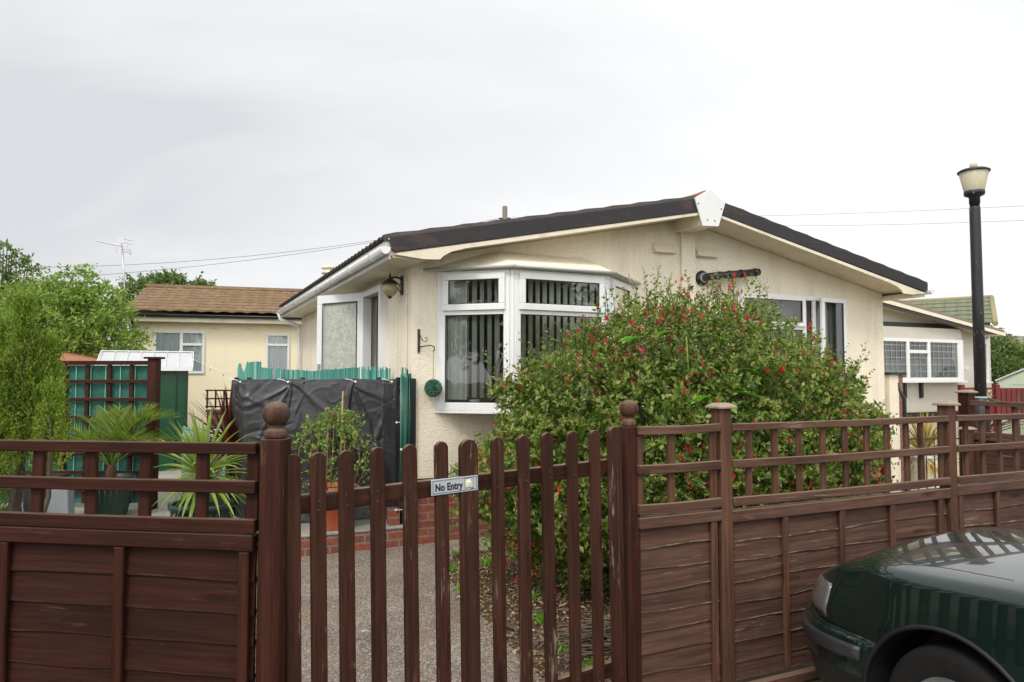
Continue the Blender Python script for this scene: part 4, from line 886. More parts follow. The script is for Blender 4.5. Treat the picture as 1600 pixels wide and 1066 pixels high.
# cordylines
def cordy(name,label,loc,pt,stem,n,L,W,mat,seed,up=.35):
    rt=root(name,label,'cordyline',loc); 
    if pt: pot(rt,'pot',M['pot_green'],pt[0],pt[1],pt[2],.045,ribs=28,rimr=.02)
    b=MB(); b.tube([(0,0,pt[2]-.05 if pt else 0),(.01,0,stem)],[.035,.028],10); b.build('trunk',M['bark'],rt)
    rn=np.random.default_rng(seed); it=[]
    for k in range(n):
        a=rn.uniform(0,2*PI); s=k/n; e=math.radians(84-122*s**1.1+rn.normal(0,7)); l=L*rn.uniform(.75,1.1)*(1-.15*abs(s-.5))
        d=(math.cos(a)*math.cos(e),math.sin(a)*math.cos(e),math.sin(e)); it.append(((.015*math.cos(a),.015*math.sin(a),stem-.10*s),d,l,W*rn.uniform(.8,1.15),.45+.9*s*rn.uniform(.3,1.2)))
    ribbons('leaves',it,mat,rt); return rt
cordy('cordyline','green cordyline with strappy yellow edged leaves in a round dark green pot',(-2.655,6.2,.191),(.215,.245,.345),.62,120,.56,.038,M['cordy_g'],4)
cordy('cordyline','dark red spiky cordyline standing behind the green one',(-2.93,7.45,.191),(.12,.15,.26),.74,90,.66,.034,M['cordy_r'],9)
sp=root('plant_pot','small dark green pot behind the cordyline pot','plant pot',(-3.05,7.05,.191)); pot(sp,'pot',M['pot_green'],.11,.14,.26,.03,ribs=18)
# ------------------------------------------------------------------ trellis with green shade cloth
tg=root('screened_trellis','tall brown square trellis backed with green shade cloth beside the green shed','trellis',(0,7.79,0)); 
X0,X1=-5.6,-3.93
zr=[1.735,1.54,1.345,1.15,.955,.76,.565,.37]
b=MB(); 
for z in zr:
    b=MB(); b.box(X0,X1,-.05,-.026,z,z+.036 if z<1.7 else z+.045); b.build('rail',M['wood_dx'],tg,bevel=.002)
for k in range(7):
    x=-4.12-k*.24; b=MB(); b.box(x-.02,x+.02,-.0255,-.003,.25,1.735); b.build('upright',M['wood_dz'],tg,bevel=.002)
b=MB(); b.grid(lambda i,j:(X0+(X1-X0)*i,.012+.010*noise.noise(Vector((i*14,j*9,0)))+.006*noise.noise(Vector((i*30,j*50,0))),.25+1.48*j),110,70); b.build('shade_cloth',M['mesh_green'],tg,recalc=False)
b=MB()
for k in range(14):
    x=X1-.16-k*.16; 
    if x>X0: b.box(x-.004,x+.004,-.0025,.001,.25,1.735)
b.build('cloth_seams',M['strip_green'],tg)
b=MB(); b.box(-3.93,-3.83,-.06,.04,0,1.80); b.build('post',M['wood_dz'],tg,bevel=.003)
b=MB(); b.box(-3.96,-3.80,-.09,.07,1.80,1.822); b.build('post_cap',M['wood_dx'],tg,bevel=.003)
# boxes at left
cb=root('compost_bin','black tapering plastic bin with a flared rim beside the conifer','bin',(-4.36,6.75,.191),.15)
b=MB()
def fr_(b,w0,w1,z0,z1): b.add([(-w0,-w0,z0),(w0,-w0,z0),(w0,w0,z0),(-w0,w0,z0),(-w1,-w1,z1),(w1,-w1,z1),(w1,w1,z1),(-w1,w1,z1)],[(3,2,1,0),(4,5,6,7),(0,1,5,4),(1,2,6,5),(2,3,7,6),(3,0,4,7)])
fr_(b,.12,.135,0,.46); b.build('body',M['black_plastic'],cb,bevel=.01)
b=MB(); fr_(b,.145,.155,.461,.495); b.build('lid',M['black_plastic'],cb,bevel=.008)
for x in (-.06,.0,.06): b=MB(); b.box(x-.012,x+.012,-.148,-.131,.03,.44); b.build('rib',M['black_plastic'],cb,bevel=.004)
gc=root('grey_planter_cover','pale grey moulded plastic cover with a cut out foot leaning by the bin','plastic cover',(-4.13,6.6,.191),.1)
b=MB(); pl=[(-.16,0),(-.06,.0),(-.03,.06),(.03,.075),(.085,.055),(.10,.0),(.12,.0),(.10,.42),(.085,.455),(-.0,.46),(-.03,.44)]
b.prism(pl,-.06,.06); b.build('cover',M['grey_plastic'],gc,bevel=.012,seg=3)
rp_=root('rattan_planter','square charcoal rattan effect planter under the conifer','planter',(-4.45,6.15,.10),.25); b=MB()
for (x0,x1,y0,y1) in ((-.19,.19,-.19,-.16),(-.19,.19,.16,.19),(-.19,-.16,-.16,.16),(.16,.19,-.16,.16)): b.box(x0,x1,y0,y1,0,.36)
b.build('planter',M['rattan'],rp_,bevel=.006); b=MB(); b.box(-.159,.159,-.159,.159,.0,.29); b.build('soil',M['soil'],rp_)
# rack with mint cover
rk=root('white_wire_rack','small white wire rack half covered by pale green plastic sheet','rack',(-3.78,8.6,.191),0)
b=MB()
for x in (0,.52):
    for y in (0,.3): b.tube([(x,y,0),(x,y,.78)],.008,6)
for z in (.25,.76,.70): 
    b.tube([(0,0,z),(.52,0,z),(.52,.3,z),(0,.3,z),(0,0,z)],.007,6)
    for k in range(7): b.tube([(.07*k+.04,0,z),(.07*k+.04,.3,z)],.005,5)
b.build('rack_frame',M['white_plastic'],rk)
b=MB(); b.grid(lambda i,j:(-.13+.33*i+.02*noise.noise(Vector((j*5,i*3,2))),-.05+.03*noise.noise(Vector((i*6,j*6,7))),.02+.80*j+.03*noise.noise(Vector((i*9,0,0)))*j),24,24); b.grid(lambda i,j:(.2+.32*i,-.04+.01*noise.noise(Vector((i*6,j*6,7))),.02+.5*j),16,16); b.build('plastic_cover',M['mint'],rk,recalc=False)
# ------------------------------------------------------------------ shed
sh=root('garden_shed','dark green metal shed with a shallow white metal roof','shed',(-6.07,10.46,0),math.radians(23.6))
sh.scale=(.84,1,1.01)
b=MB(); b.box(.06,1.44,.05,1.2,.0,1.72); b.build('wall',M['shed_green'],sh)
b=MB()
for k in range(10): b.box(.10+k*.145,.112+k*.145,.035,.049,.05,1.70)
for k in range(8): b.box(1.441,1.452,.12+k*.145,.132+k*.145,.05,1.70)
b.box(.055,.075,.030,.05,.0,1.72); b.box(1.425,1.445,.03,.05,0,1.72); b.build('wall_rib',M['shed_green'],sh)
b=MB(); b.add([(0,-.06,1.71),(1.53,-.06,1.71),(1.53,.63,1.965),(0,.63,1.965),(0,1.30,1.71),(1.53,1.3,1.71)],[(0,1,2,3),(3,2,5,4)]); b.build('roof',M['shed_roof'],sh,solid=.015,recalc=False)
b=MB(); 
for k in range(8):
    x=.02+k*.213; b.tube([(x,-.06,1.725),(x,.63,1.98)],.010,4)
b.box(-.01,1.54,-.075,-.06,1.675,1.735); b.box(-.01,1.54,.60,.66,1.975,1.99); b.prism([(-.06,1.70),(.63,1.955),(.63,1.985),(-.06,1.73)],1.531,1.545,'yz'); b.prism([(-.06,1.70),(.63,1.955),(.63,1.985),(-.06,1.73)],-.015,-.001,'yz'); b.build('roof_trim',M['white_plastic'],sh)
b=MB(); b.add([(1.44,.05,1.72),(1.44,1.2,1.72),(1.44,.63,1.94)],[(0,1,2)]); b.build('gable',M['shed_green'],sh,recalc=False)
b=MB(); b.add([(.06,.05,1.72),(.06,1.2,1.72),(.06,.63,1.94)],[(0,2,1)]); b.build('gable',M['shed_green'],sh,recalc=False)
b=MB(); b.box(.30,.78,.022,.034,.1,1.62); b.box(.79,1.27,.022,.034,.1,1.62); d_=b.build('door',M['shed_green'],sh,bevel=.004)
b=MB(); b.box(.74,.76,.008,.022,.85,.97); b.box(.81,.83,.008,.022,.85,.97); b.build('handle',M['black_plastic'],d_)
# back trellis fence
bf=root('garden_fence','brown lapped fence with a small trellis top between the shed and the black sheet','garden fence',(-4.62,10.9,0),-.05)
lap_panel(bf,.0,.52,1.06,.1,[.03,.49],M['wood_wx'],M['wood_wz'],.11,cap=.05,seed=2)
for z in (1.14,1.26,1.385): b=MB(); b.box(-.02,.52,-.03,-.012,z,z+.022); b.build('rail',M['wood_dx'],bf)
for k in range(5): b=MB(); b.box(k*.13-.011,k*.13+.011,-.0115,.005,1.12,1.40); b.build('upright',M['wood_dz'],bf)
b=MB(); b.box(.525,.595,-.04,.03,0,1.50); b.build('post',M['wood_dz'],bf,bevel=.003)
# low red tiled roof behind the trellis
lr=root('red_tiled_outbuilding','low outbuilding with orange red pantile roof behind the conifer','outbuilding',(-8.6,10.6,0),0)
b=MB(); b.box(.1,2.1,.1,1.6,0,1.60); b.build('wall',M['brick'],lr)
b=MB(); b.add([(.9,-.1,2.05),(2.9,-.1,1.62),(2.9,1.8,1.62),(.9,1.8,2.05),(-1.1,-.1,1.62),(-1.1,1.8,1.62)],[(0,1,2,3),(4,0,3,5)]); b.build('roof',tilemat('orange_pantiles',(.30,.10,.05),(.42,.17,.08),(.40,.28,.18)),lr,solid=.07,recalc=False)
# ------------------------------------------------------------------ fuchsia bush
fc=np.array([1.50,5.93,0.]); bush=root('fuchsia_bush','huge sprawling fuchsia bush full of hanging red flowers in front of the bay window','bush',tuple(fc),HA)
def fsurf(d,k=1.0):
    az=np.arctan2(d[:,1],d[:,0]); 
    lump=np.array([noise.noise(Vector((x*2.2,y*2.2,z*2.2+3))) for x,y,z in d]); l2=np.array([noise.noise(Vector((x*5,y*5,z*5+9))) for x,y,z in d])
    r=(1+.16*lump+.10*l2)*k
    zc=np.where(d[:,2]>0,1.12,1.05)
    dz=np.maximum(d[:,2],0); e_=np.abs(d[:,0]+.08)
    P=np.stack([d[:,0]*1.86*r*(1-.10*dz)-.05,d[:,1]*.98*r,.98+d[:,2]*zc*r*(1.10-.30*e_**1.5*(d[:,2]>0))],1)
    return P
ns=6200; d=rvec(ns); d=d[d[:,2]>-.93]; P0=fsurf(d,RNG.uniform(.80,1.0,len(d))); keep=P0[:,2]>.10; d,P0=d[keep],P0[keep]
out=norm(d/np.array([1.8,.98,1.12])); dr=norm(out*.75+rvec(len(d))*.55+np.array([0,0,.55]))
Ls=RNG.uniform(.10,.27,len(d)); hi=(d[:,2]>.35)&(RNG.random(len(d))<.26); dr[hi]=norm(dr[hi]*.55+np.array([0,0,.9])); Ls[hi]=RNG.uniform(.24,.55,hi.sum())
P,T=shoots(P0,dr,Ls,18,.25,.006); N=rvec(len(P)); D=norm(T*.45+norm(np.cross(T,N))*.9+[0,0,.1])
inn=np.tile(np.arange(18),1); tip=(np.arange(len(P))%18)>13
top=P[:,2]>1.75
szz=np.where(tip,.6,1.0)*np.where(top,.80,1.0)
L=RNG.uniform(.034,.060,len(P))*szz
q=~tip|~(RNG.random(len(P))<.75)
leaves('foliage',P[q],D[q],rvec(q.sum())*.8+[0,-.2,.6],L[q],L[q]*.56,M['fuchsia'],bush)
o=leaves('tip_foliage',P[~q],D[~q],rvec((~q).sum()),L[~q],L[~q]*.45,M['fuchsia_tip'],bush)
d2=rvec(3600); P2=fsurf(d2,RNG.uniform(.55,.88,3600)); P2=P2[P2[:,2]>.08]; P,T=shoots(P2,rvec(len(P2)),.2,14,.1,.03); leaves('inner_foliage',P,norm(T+rvec(len(P))),rvec(len(P)),.045,.026,M['fuchsia'],bush)
b=MB()
for k in range(26):
    a=RNG.uniform(0,2*PI); e=Vector((1.5*math.cos(a)*RNG.uniform(.3,.95),.8*math.sin(a)*RNG.uniform(.3,.95),RNG.uniform(.7,1.9))); s=Vector((.35*math.cos(a)*RNG.uniform(.2,1.6),.25*math.sin(a),0)); m=s.lerp(e,.5)+Vector((RNG.normal(0,.08),RNG.normal(0,.08),.12))
    b.tube([s,m,e],[.016,.011,.005],6,caps=False)
for i in np.where(hi)[0][:240]: 
    p=P0[i]; b.tube([p-dr[i]*.15,p+dr[i]*Ls[i]*.5,p+dr[i]*Ls[i]*.98-np.array([0,0,.25*Ls[i]])],[.004,.003,.0015],4,caps=False)
b.build('stems',M['bark'],bush,recalc=False)
# hanging flowers
fi=RNG.choice(len(P0),5000,replace=True); fp=P0[fi]+dr[fi]*Ls[fi][:,None]*RNG.uniform(.4,1.1,(5000,1)); fp[:,2]-=RNG.uniform(.02,.07,5000)
cl=np.array([noise.noise(Vector((x*2.5,y*2.5,z*2.5))) for x,y,z in fp]); fp=fp[cl>.07]
nf=len(fp); PP=np.repeat(fp,4,0); DD=np.tile([0,0,-1.],(nf*4,1))+rvec(nf*4)*.28; NN=rvec(nf*4); FL=np.repeat(RNG.uniform(.032,.058,nf),4)
o=leaves('blossoms',PP,DD,NN,FL,FL*.26,M['blossom'],bush,fold=.3,mid=.6); o['kind']='stuff'
# lime shoots growing through
lm=root('lime_green_sapling','bright lime green compound leaves poking through the middle of the fuchsia bush','sapling',(1.25,4.93,0),HA)
PP=[];DD=[]; b=MB()
for (u,v,z,az,L_) in [(q_[0],q_[1],q_[2],q_[3],q_[4]*.62) for q_ in ((.05,.25,1.93,150,.34),(.2,.22,1.91,10,.34),(-.3,.25,1.88,200,.25),(.22,.0,1.52,60,.28),(.30,-.02,1.50,-20,.30),(.12,-.02,1.47,160,.26),(.42,.05,1.66,30,.22))]:
    a=math.radians(az); d=Vector((math.cos(a),math.sin(a)*.4-.35,.15)).normalized(); p=Vector((u,v,z)); q=[p.copy()]
    for k in range(9):
        d=(d+Vector((0,0,-.06))).normalized(); p=p+d*L_/9; q.append(p.copy()); s=d.cross(Vector((0,0,1))).normalized()
        for sg_ in (-1,1):
            for h_ in (0,.5): PP.append(p+d*h_*L_/9); DD.append(s*sg_+d*.5+Vector((0,0,.15)))
    PP.append(p); DD.append(d); b.tube(q,.004,5)
b.tube([(.1,.3,.2),(.15,.2,1.0),(.1,.2,1.9)],[.012,.008,.005],6); b.build('stem',M['climber'],lm)
leaves('foliage',np.array(PP),np.array(DD),np.tile([0,-.3,1.],(len(PP),1))+rvec(len(PP))*.2,.055,.030,M['bright_leaf'],lm,fold=.2)
PP=[(.27,-.04,1.405)]*3; DD=[(-.9,-.2,.1),(.9,-.2,.05),(.1,-.5,-.4)]; leaves('broad_leaf',np.array(PP),np.array(DD),np.array([[0,-.9,.5]]*3),.085,.07,M['bright_leaf'],lm,fold=.15)

# ------------------------------------------------------------------ trees
def tree(name,label,cat,base,trunk,blobs,n,leaf,mat,group=None,sprays=0,seed=1,flat=.0,nl=12,sl=(.25,.6),cwr=.5):
    rt=root(name,label,cat,base,0,group); rn=random.Random(seed); b=MB()
    b.tube([(0,0,-.1),(rn.uniform(-.05,.05),0,trunk[0]*.5),(0,0,trunk[0])],[trunk[1],trunk[1]*.8,trunk[1]*.62],10)
    for (c,r) in blobs:
        c=Vector(c); 
        for k in range(4):
            e=c+Vector((rn.uniform(-1,1),rn.uniform(-1,1),rn.uniform(-.3,1)))*r*.7; s=Vector((0,0,trunk[0]*rn.uniform(.55,1.0))); m=s.lerp(e,.5)+Vector((rn.uniform(-.1,.1),rn.uniform(-.1,.1),-.08*r))
            b.tube([s,m,e],[trunk[1]*.42,trunk[1]*.25,trunk[1]*.06],6,caps=False)
    b.build('trunk',M['bark'],rt,recalc=False)
    tot=sum(r**2 for c,r in blobs); PP=[];DD=[]
    for c,r in blobs:
        k=max(8,int(n*r*r/tot)); d=rvec(k); lump=np.array([noise.noise(Vector((x*1.9+c[0],y*1.9+c[1],z*1.9+seed))) for x,y,z in d]); lump2=np.array([noise.noise(Vector((x*4.3+c[0],y*4.3,z*4.3+seed))) for x,y,z in d])
        rad=r*(.80+.42*lump+.25*lump2)*RNG.uniform(.72,1.03,k); P0=np.array(c)+d*rad[:,None]*np.array([1,1,.85]); dr_=norm(d*.8+rvec(k)*.6+np.array([0,0,.25-flat]))
        P,T=shoots(P0,dr_,RNG.uniform(sl[0],sl[1],k)*min(1,r+.3),nl,.3,.02); PP.append(P); DD.append(T)
    P=np.concatenate(PP); T=np.concatenate(DD); N=rvec(len(P)); D=norm(T*.5+N*.8); L=RNG.uniform(.7,1.2,len(P))*leaf
    P[:,2]=np.maximum(P[:,2],.05)
    leaves('crown',P,D,rvec(len(P))*.8+[0,0,.6],L,L*cwr,mat,rt); return rt
tree('robinia_tree','light green feathery tree overlapping the left end of the pale neighbouring bungalow','tree',(-7.55,12.4,0),(1.9,.09),[((-.1,0,2.45),.85),((.45,.0,2.3),.62),((-.75,.1,2.35),.70),((-.35,0,2.95),.45),((.35,.1,2.80),.42),((.0,0,3.25),.22),((.80,-.1,1.9),.40),((-.2,-.2,1.8),.75)],1500,.085,M['ash'],seed=3,nl=14,cwr=.42)
tree('garden_tree','tall loose mid green tree rising at the left edge with a sparse top','tree',(-10.0,14.2,0),(2.2,.12),[((.0,0,2.6),1.05),((-.5,0,3.0),.75),((.35,0,3.1),.55),((.15,0,3.75),.34),((-.1,0,4.05),.18),((.8,0,2.4),.8),((1.2,.2,2.7),.55)],1100,.095,M['tree_d'],group='trees behind the left garden',seed=5,sl=(.2,.5))
tree('garden_tree','bushy light green tree between the tall left tree and the feathery one','tree',(-8.9,13.4,0),(1.8,.09),[((.0,0,2.5),.8),((.45,0,2.8),.5),((-.3,0,2.9),.5),((.1,-.1,1.7),.8),((-1.1,0,1.9),.9)],1000,.085,M['ash'],group='trees behind the left garden',seed=6)
tree('far_tree','distant mid green tree crown showing above the ridge of the pale bungalow','tree',(-11.6,24.5,0),(3.3,.18),[((-.9,0,4.2),.9),((.0,0,4.3),.85),((.8,0,4.1),.75),((1.1,0,4.5),.35),((-.2,0,4.75),.4)],1100,.13,M['tree_d'],seed=8,sl=(.25,.6))
tree('hedgerow_tree','dark bushy tree behind the pale green garden shed on the right','tree',(16.2,24.2,0),(1.6,.13),[((-.3,0,2.3),.75),((.4,0,2.2),.8),((.1,0,2.8),.45),((-.8,0,1.8),.6),((1.2,0,1.9),.9)],1000,.10,M['tree_d'],seed=9)
tree('hedgerow_tree','light green bush beside the dark tree at the right edge','tree',(18.3,24.8,0),(1.3,.12),[((.0,0,1.9),1.1),((.9,0,2.4),1.0)],700,.10,M['ash'],seed=10)
for i,(x,y,h) in enumerate([(-11,-9,.95),(-3.2,-15,1.25),(13.5,-4,1.05),(17.5,-7.5,1.35),(22.5,-4.5,1.3)]):
    tree('roadside_tree',['round crowned','tall wide crowned','small','broad dark','slender'][i]+' tree across the road behind the camera','tree',(x,y,0),(2.4*h,.18),[((0,0,4.2*h),1.9*h),((1.2,0,3.6*h),1.3*h),((-1.3,.2,3.4*h),1.4*h),((0,0,5.6*h),1.0*h)],420,.30,M['tree_d'],group='trees across the road',seed=20+i,nl=9)
# conifer with four spires
cf=root('conifer','golden green feathery conifer with several pointed spires at the left edge','conifer',(-3.50,4.75,0))
PP=[];DD=[]; b=MB()
for (x,y,h,r,n_) in ((0.26,0,2.10,.095,2400),(.06,.05,1.93,.12,2000),(.40,.06,1.83,.11,2200),(.49,-.05,1.52,.09,900),(-.17,0,1.98,.17,2000),(.18,-.12,1.66,.13,2000),(-.45,.1,2.05,.22,800),(.2,.12,1.75,.2,900)):
    z=h*(RNG.random(n_)**.75); prof=r*np.minimum(1,(1-z/h)*2.6+.04)*(.8+.35*np.sin(z*9+x*20))+.02
    a=RNG.uniform(0,2*PI,n_); rr_=prof*RNG.uniform(.35,1.05,n_); P0=np.stack([x+rr_*np.cos(a),y+rr_*np.sin(a),z],1); dd=np.stack([np.cos(a)*.45,np.sin(a)*.45,np.ones(n_)],1)+rvec(n_)*.3
    P,T=shoots(P0,norm(dd),RNG.uniform(.05,.11,n_),11,-.1,.004); PP.append(P); DD.append(T); b.tube([(x*.5,y,0),(x,y,h*.55),(x,y,h*.9)],[.03,.015,.006],6,caps=False)
P=np.concatenate(PP); T=np.concatenate(DD); P[:,2]=np.maximum(P[:,2],.03); kq=(P[:,0]<.12)|(P[:,2]>1.12+.15*np.sin(P[:,0]*40)); P=P[kq]; T=T[kq]; leaves('foliage',P,norm(T+rvec(len(P))*.6),rvec(len(P)),RNG.uniform(.014,.028,len(P)),.0072,M['conifer'],cf); b.build('trunk',M['bark'],cf,recalc=False)
# small sprigs near the left edge
def sprig(name,label,loc,items,mat,L,Wd):
    rt=root(name,label,'leafy shoot',loc); b=MB(); P=[];D=[];N=[]
    for p,d in items: P.append(p); D.append(d); N.append((0.1,-.5,1))
    b.tube([(-.30,.0,-.5 if loc[2]>.8 else -.2),(-.18,0,-.15),(-.08,0,0),(.0,0,.03)],.004,5); b.build('stem',M['climber'],rt)
    leaves('foliage',np.array(P,float),np.array(D,float),np.array(N,float)+rvec(len(P))*.25,L,Wd,mat,rt,fold=.18)
sprig('climber_shoot','bright green toothed leaves pushing out over the left fence panel','' and 0 or (-2.03,2.56,.955),[((-.06,-.03,.02),(.9,-.2,.35)),((-.05,-.03,-.01),(1,-.2,.0)),((-.06,-.03,-.03),(.8,-.1,-.5)),((-.08,-.03,.01),(.3,-.2,.9)),((.0,-.03,.0),(.7,-.2,.5)),((-.02,-.03,-.02),(.9,-.2,-.25)),((-.13,-.03,-.03),(.5,-.2,-.8))],M['bright_leaf'],.075,.034)
sprig('climber_shoot','broad pale green leaves hanging at the left edge in front of the conifer',(-2.55,3.4,1.33),[((-.12,0,.06),(1,-.2,.1)),((-.10,0,-.08),(1,-.2,-.1)),((-.2,0,.0),(.8,-.3,.5)),((-.25,0,-.12),(.8,-.1,-.4)),((-.12,.02,.12),(.7,0,.6)),((-.16,.0,-.18),(.6,-.1,-.6)),((-.04,0,.02),(.8,-.2,-.1))],M['ash'],.15,.075)
# ------------------------------------------------------------------ neighbouring bungalow, left
NA=math.atan2(.289,.957)
nl_=root('bungalow','pale yellow neighbouring bungalow with a mossy brown tiled roof at the left','bungalow',(-7.87,14.9,0),NA)
wf=wall_sheet(0,7.5,.0,lambda u:2.86,[(.37,1.37,1.66,2.57),(2.60,3.10,1.49,2.54)]); o=wf.build('front_wall',M['render_l'],nl_,recalc=False,weld=True); md=o.modifiers.new('s','SOLIDIFY'); md.thickness=.1; md.offset=-1
b=MB(); b.box(0,.1,.101,5.0,0,2.86); b.box(7.4,7.5,.101,5.0,0,2.86); b.box(.1,7.4,4.9,5.0,0,2.86); b.box(.1,7.4,.8,.85,0,2.84); b.build('wall',M['render_l'],nl_)
b=MB(); nc=9
def nfn(i,j):
    k=(j*nc)%1.0; return (-.18+7.9*i,-.30+2.6*j*.999,2.90+.80*j+.02*abs(math.sin(PI*i*7.9/.30))+.06*(1-k))
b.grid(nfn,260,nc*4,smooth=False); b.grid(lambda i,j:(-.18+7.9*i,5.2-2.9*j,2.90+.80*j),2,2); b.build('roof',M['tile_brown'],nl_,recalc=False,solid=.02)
b=MB(); b.prism([(-.2,2.88),(2.3,3.70),(5.1,2.88)],-.16,-.10,'yz'); b.build('gable',M['render_l'],nl_)
b=MB(); b.box(-.2,7.7,-.262,-.002,2.74,2.872); b.build('fascia',M['cream_paint'],nl_)
b=MB(); b.prism([(-.32+math.cos(t)*.055,2.89+math.sin(t)*.06) for t in [PI+PI*k/8 for k in range(9)]],-.2,7.7,'yz',True); b.build('gutter',M['black_plastic'],nl_)
b=MB(); b.tube([(.0,-.30,2.85),(.0,-.25,2.75),(-.01,-.05,2.65),(-.01,-.05,.1)],.035,8); b.build('downpipe',M['black_plastic'],nl_)
b=MB(); b.tube([(-.20,2.3,3.74),(7.7,2.3,3.74)],.075,8); b.build('ridge_tiles',M['tile_brown'],nl_)
def nwin(px,T,w,h,fr,mull,fan,curt,glass='glass',lead=False):
    r=MB(); r.T=T; d=.035; r.box(0,w,-d,d,0,fr); r.box(0,w,-d,d,h-fr,h); r.box(0,fr,-d,d,fr,h-fr); r.box(w-fr,w,-d,d,fr,h-fr)
    for m in mull: r.box(m-fr*.6,m+fr*.6,-d,d,fr,h-fr)
    for a,b_,z in fan: r.box(a,b_,-d-.01,d,z-fr*.5,z+fr*.5)
    wn=r.build('window',M['upvc'],px,bevel=.004); r=MB(); r.T=T; r.add([(fr,0,fr),(w-fr,0,fr),(w-fr,0,h-fr),(fr,0,h-fr)],[(0,1,2,3)]); r.build('pane',M[glass],wn)
    if curt:
        r=MB(); r.T=T; r.grid(lambda i,j:(fr+(w-2*fr)*i,.028+.016*math.sin(i*w*75),fr+(h-2*fr)*j),int(w*90),1); r.build('net_curtain',M['curtain'],wn,recalc=False)
    return wn
M['curtain']=plain('white_net_curtain',(.80,.82,.82),.9,.05)
nwin(nl_,Matrix.Translation((.37,0,1.66)),1.0,.91,.055,(.54,),[(.56,.95,.62)],True)
nwin(nl_,Matrix.Translation((2.60,0,1.49)),.50,1.05,.05,(),[(.05,.45,.80)],True)
b=MB(); b.box(2.22,2.31,-.03,-.0015,2.62,2.66); b.box(1.5,1.62,-.03,-.0015,2.63,2.65); b.build('wall_vent',M['cream_paint'],nl_)
b=MB(); b.box(1.98,2.42,-.05,-.0015,.85,1.33); b.build('meter_box',M['cream_paint'],nl_,bevel=.004)
ae=root('tv_aerial','thin leaning mast with a white television aerial on the left bungalow roof','television aerial',(-8.62,15.9,3.25))
b=MB(); b.tube([(0,0,0),(-.02,0,.35),(-.10,0,1.33)],.017,6); b.build('mast',M['steel'],ae)
b=MB(); b.tube([(-.66,0,1.37),(-.10,0,1.27),(.04,0,1.25)],.011,6)
for k in range(11): t=k/10; x=-.64+.5*t; b.tube([(x,-.10,1.366-.10*t),(x,.10,1.366-.10*t)],.006,4)
for z in (1.12,1.18,1.32,1.40): b.tube([(-.02,-.16,z),(.03,.0,z),(-.0,.16,z)],.006,4); b.tube([(.02,-.15,z),(.07,.15,z)],.004,4)
b.tube([(.02,-.14,1.08),(-.04,-.12,1.44)],.006,4); b.tube([(.02,.14,1.08),(-.02,.14,1.44)],.006,4); b.tube([(-.16,-.12,1.10),(-.12,-.1,1.42)],.005,4)
b.build('antenna',M['white_plastic'],ae)
# clothes line
cl_=root('washing_line','thin washing line with small pegs across the pale wall','washing line',(-5.55,12.5,1.9)); b=MB(); b.tube([(0,0,0),(.5,-.2,-.19),(1.0,-.4,-.28)],.005,4); b.tube([(.35,-.14,-.12),(.35,-.14,-.19)],.010,4); b.tube([(.62,-.24,-.22),(.62,-.24,-.29)],.010,4); b.build('line',M['white_plastic'],cl_)
# ------------------------------------------------------------------ neighbour, right
nr=root('bungalow','white rendered bungalow with black beams and leaded windows beyond the lamp post','bungalow',(11.43,17.5,0),HA)
A2=-4.6; zt2=lambda u:3.43-.150*abs(u-A2)
b=MB(); b.prism([(-9.2,0),(0,0),(0,zt2(0)-.06),(A2,zt2(A2)-.06),(-9.2,zt2(-9.2)-.06)],0,.1); b.box(-.1,0,.101,7,.0,2.68); b.build('wall',M['render_g'],nr)
b=MB(); b.add([(A2,-.38,zt2(A2)),(.35,-.38,zt2(.35)),(.35,7.2,zt2(.35)),(A2,7.2,zt2(A2)),(-9.5,-.38,zt2(-9.5)),(-9.5,7.2,zt2(-9.5))],[(0,1,2,3),(4,0,3,5)]); b.build('roof',M['tile_grey'],nr,solid=.06,recalc=False)
b=MB(); b.prism([(A2,zt2(A2)-.04),(.36,zt2(.36)-.04),(.36,zt2(.36)-.115),(A2,zt2(A2)-.125)],-.40,-.383); b.build('bargeboard',M['cream_paint'],nr)
b=MB(); b.prism([(A2,zt2(A2)-.126),(.1,zt2(.1)-.118),(-.3,zt2(-.3)-.19),(A2,zt2(A2)-.20)],-.375,-.35); b.box(-9,-.05,-.04,-.002,2.715,2.83); b.build('black_beam',M['black_metal'],nr)
b=MB(); b.add([(A2,-.375,zt2(A2)-.127),(.30,-.375,zt2(.3)-.12),(.30,0,zt2(.3)-.12),(A2,0,zt2(A2)-.127)],[(0,1,2,3)]); b.build('soffit',M['cream_paint'],nr,recalc=False)
b=MB(); b.box(-4.4,-1.0,-.20,-.001,2.46,2.712); b.build('bay_panel',M['render_g'],nr)
T=Matrix.Translation((-4.4,-.20,1.50)); 
wn=nwin(nr,T,3.40,.955,.075,(1.47,2.18),[(1.51,2.14,.66)],False,'glass_dark')
b=MB(); b.T=T
for x in [.25,.42,.59,.76,.93,1.10,1.27,1.70,1.88,2.35,2.52,2.69,2.86,3.03,3.20]: b.box(x-.006,x+.006,-.012,-.004,.075,.88)
for z in (.22,.37,.52,.67,.80): b.box(.075,3.3,-.0135,-.0125,z-.006,z+.006)
b.build('leading',M['steel'],wn)
b=MB(); b.T=T
b.grid(lambda i,j:(.1+3.2*i,.13+.02*math.sin(i*150),.08+.4*j+.0*i),160,1); b.build('net_curtain',M['curtain'],wn,recalc=False)
b=MB(); b.box(-4.35,-1.05,-.17,-.12,1.46,1.495) ; b.box(-4.45,-.90,-.26,-.001,1.462,1.498); b.build('window_sill',M['upvc'],nr)
for u in (-2.82,-2.25,-3.6): b=MB(); b.prism([(-.07,1.46),(-.002,1.46),(-.002,1.10),(-.07,1.12)],u-.035,u+.035,'yz'); b.build('corbel',M['black_metal'],nr)
b=MB(); b.box(-1.2,-1.02,-.23,-.199,1.50,2.455); b.build('window_post',M['upvc'],nr)
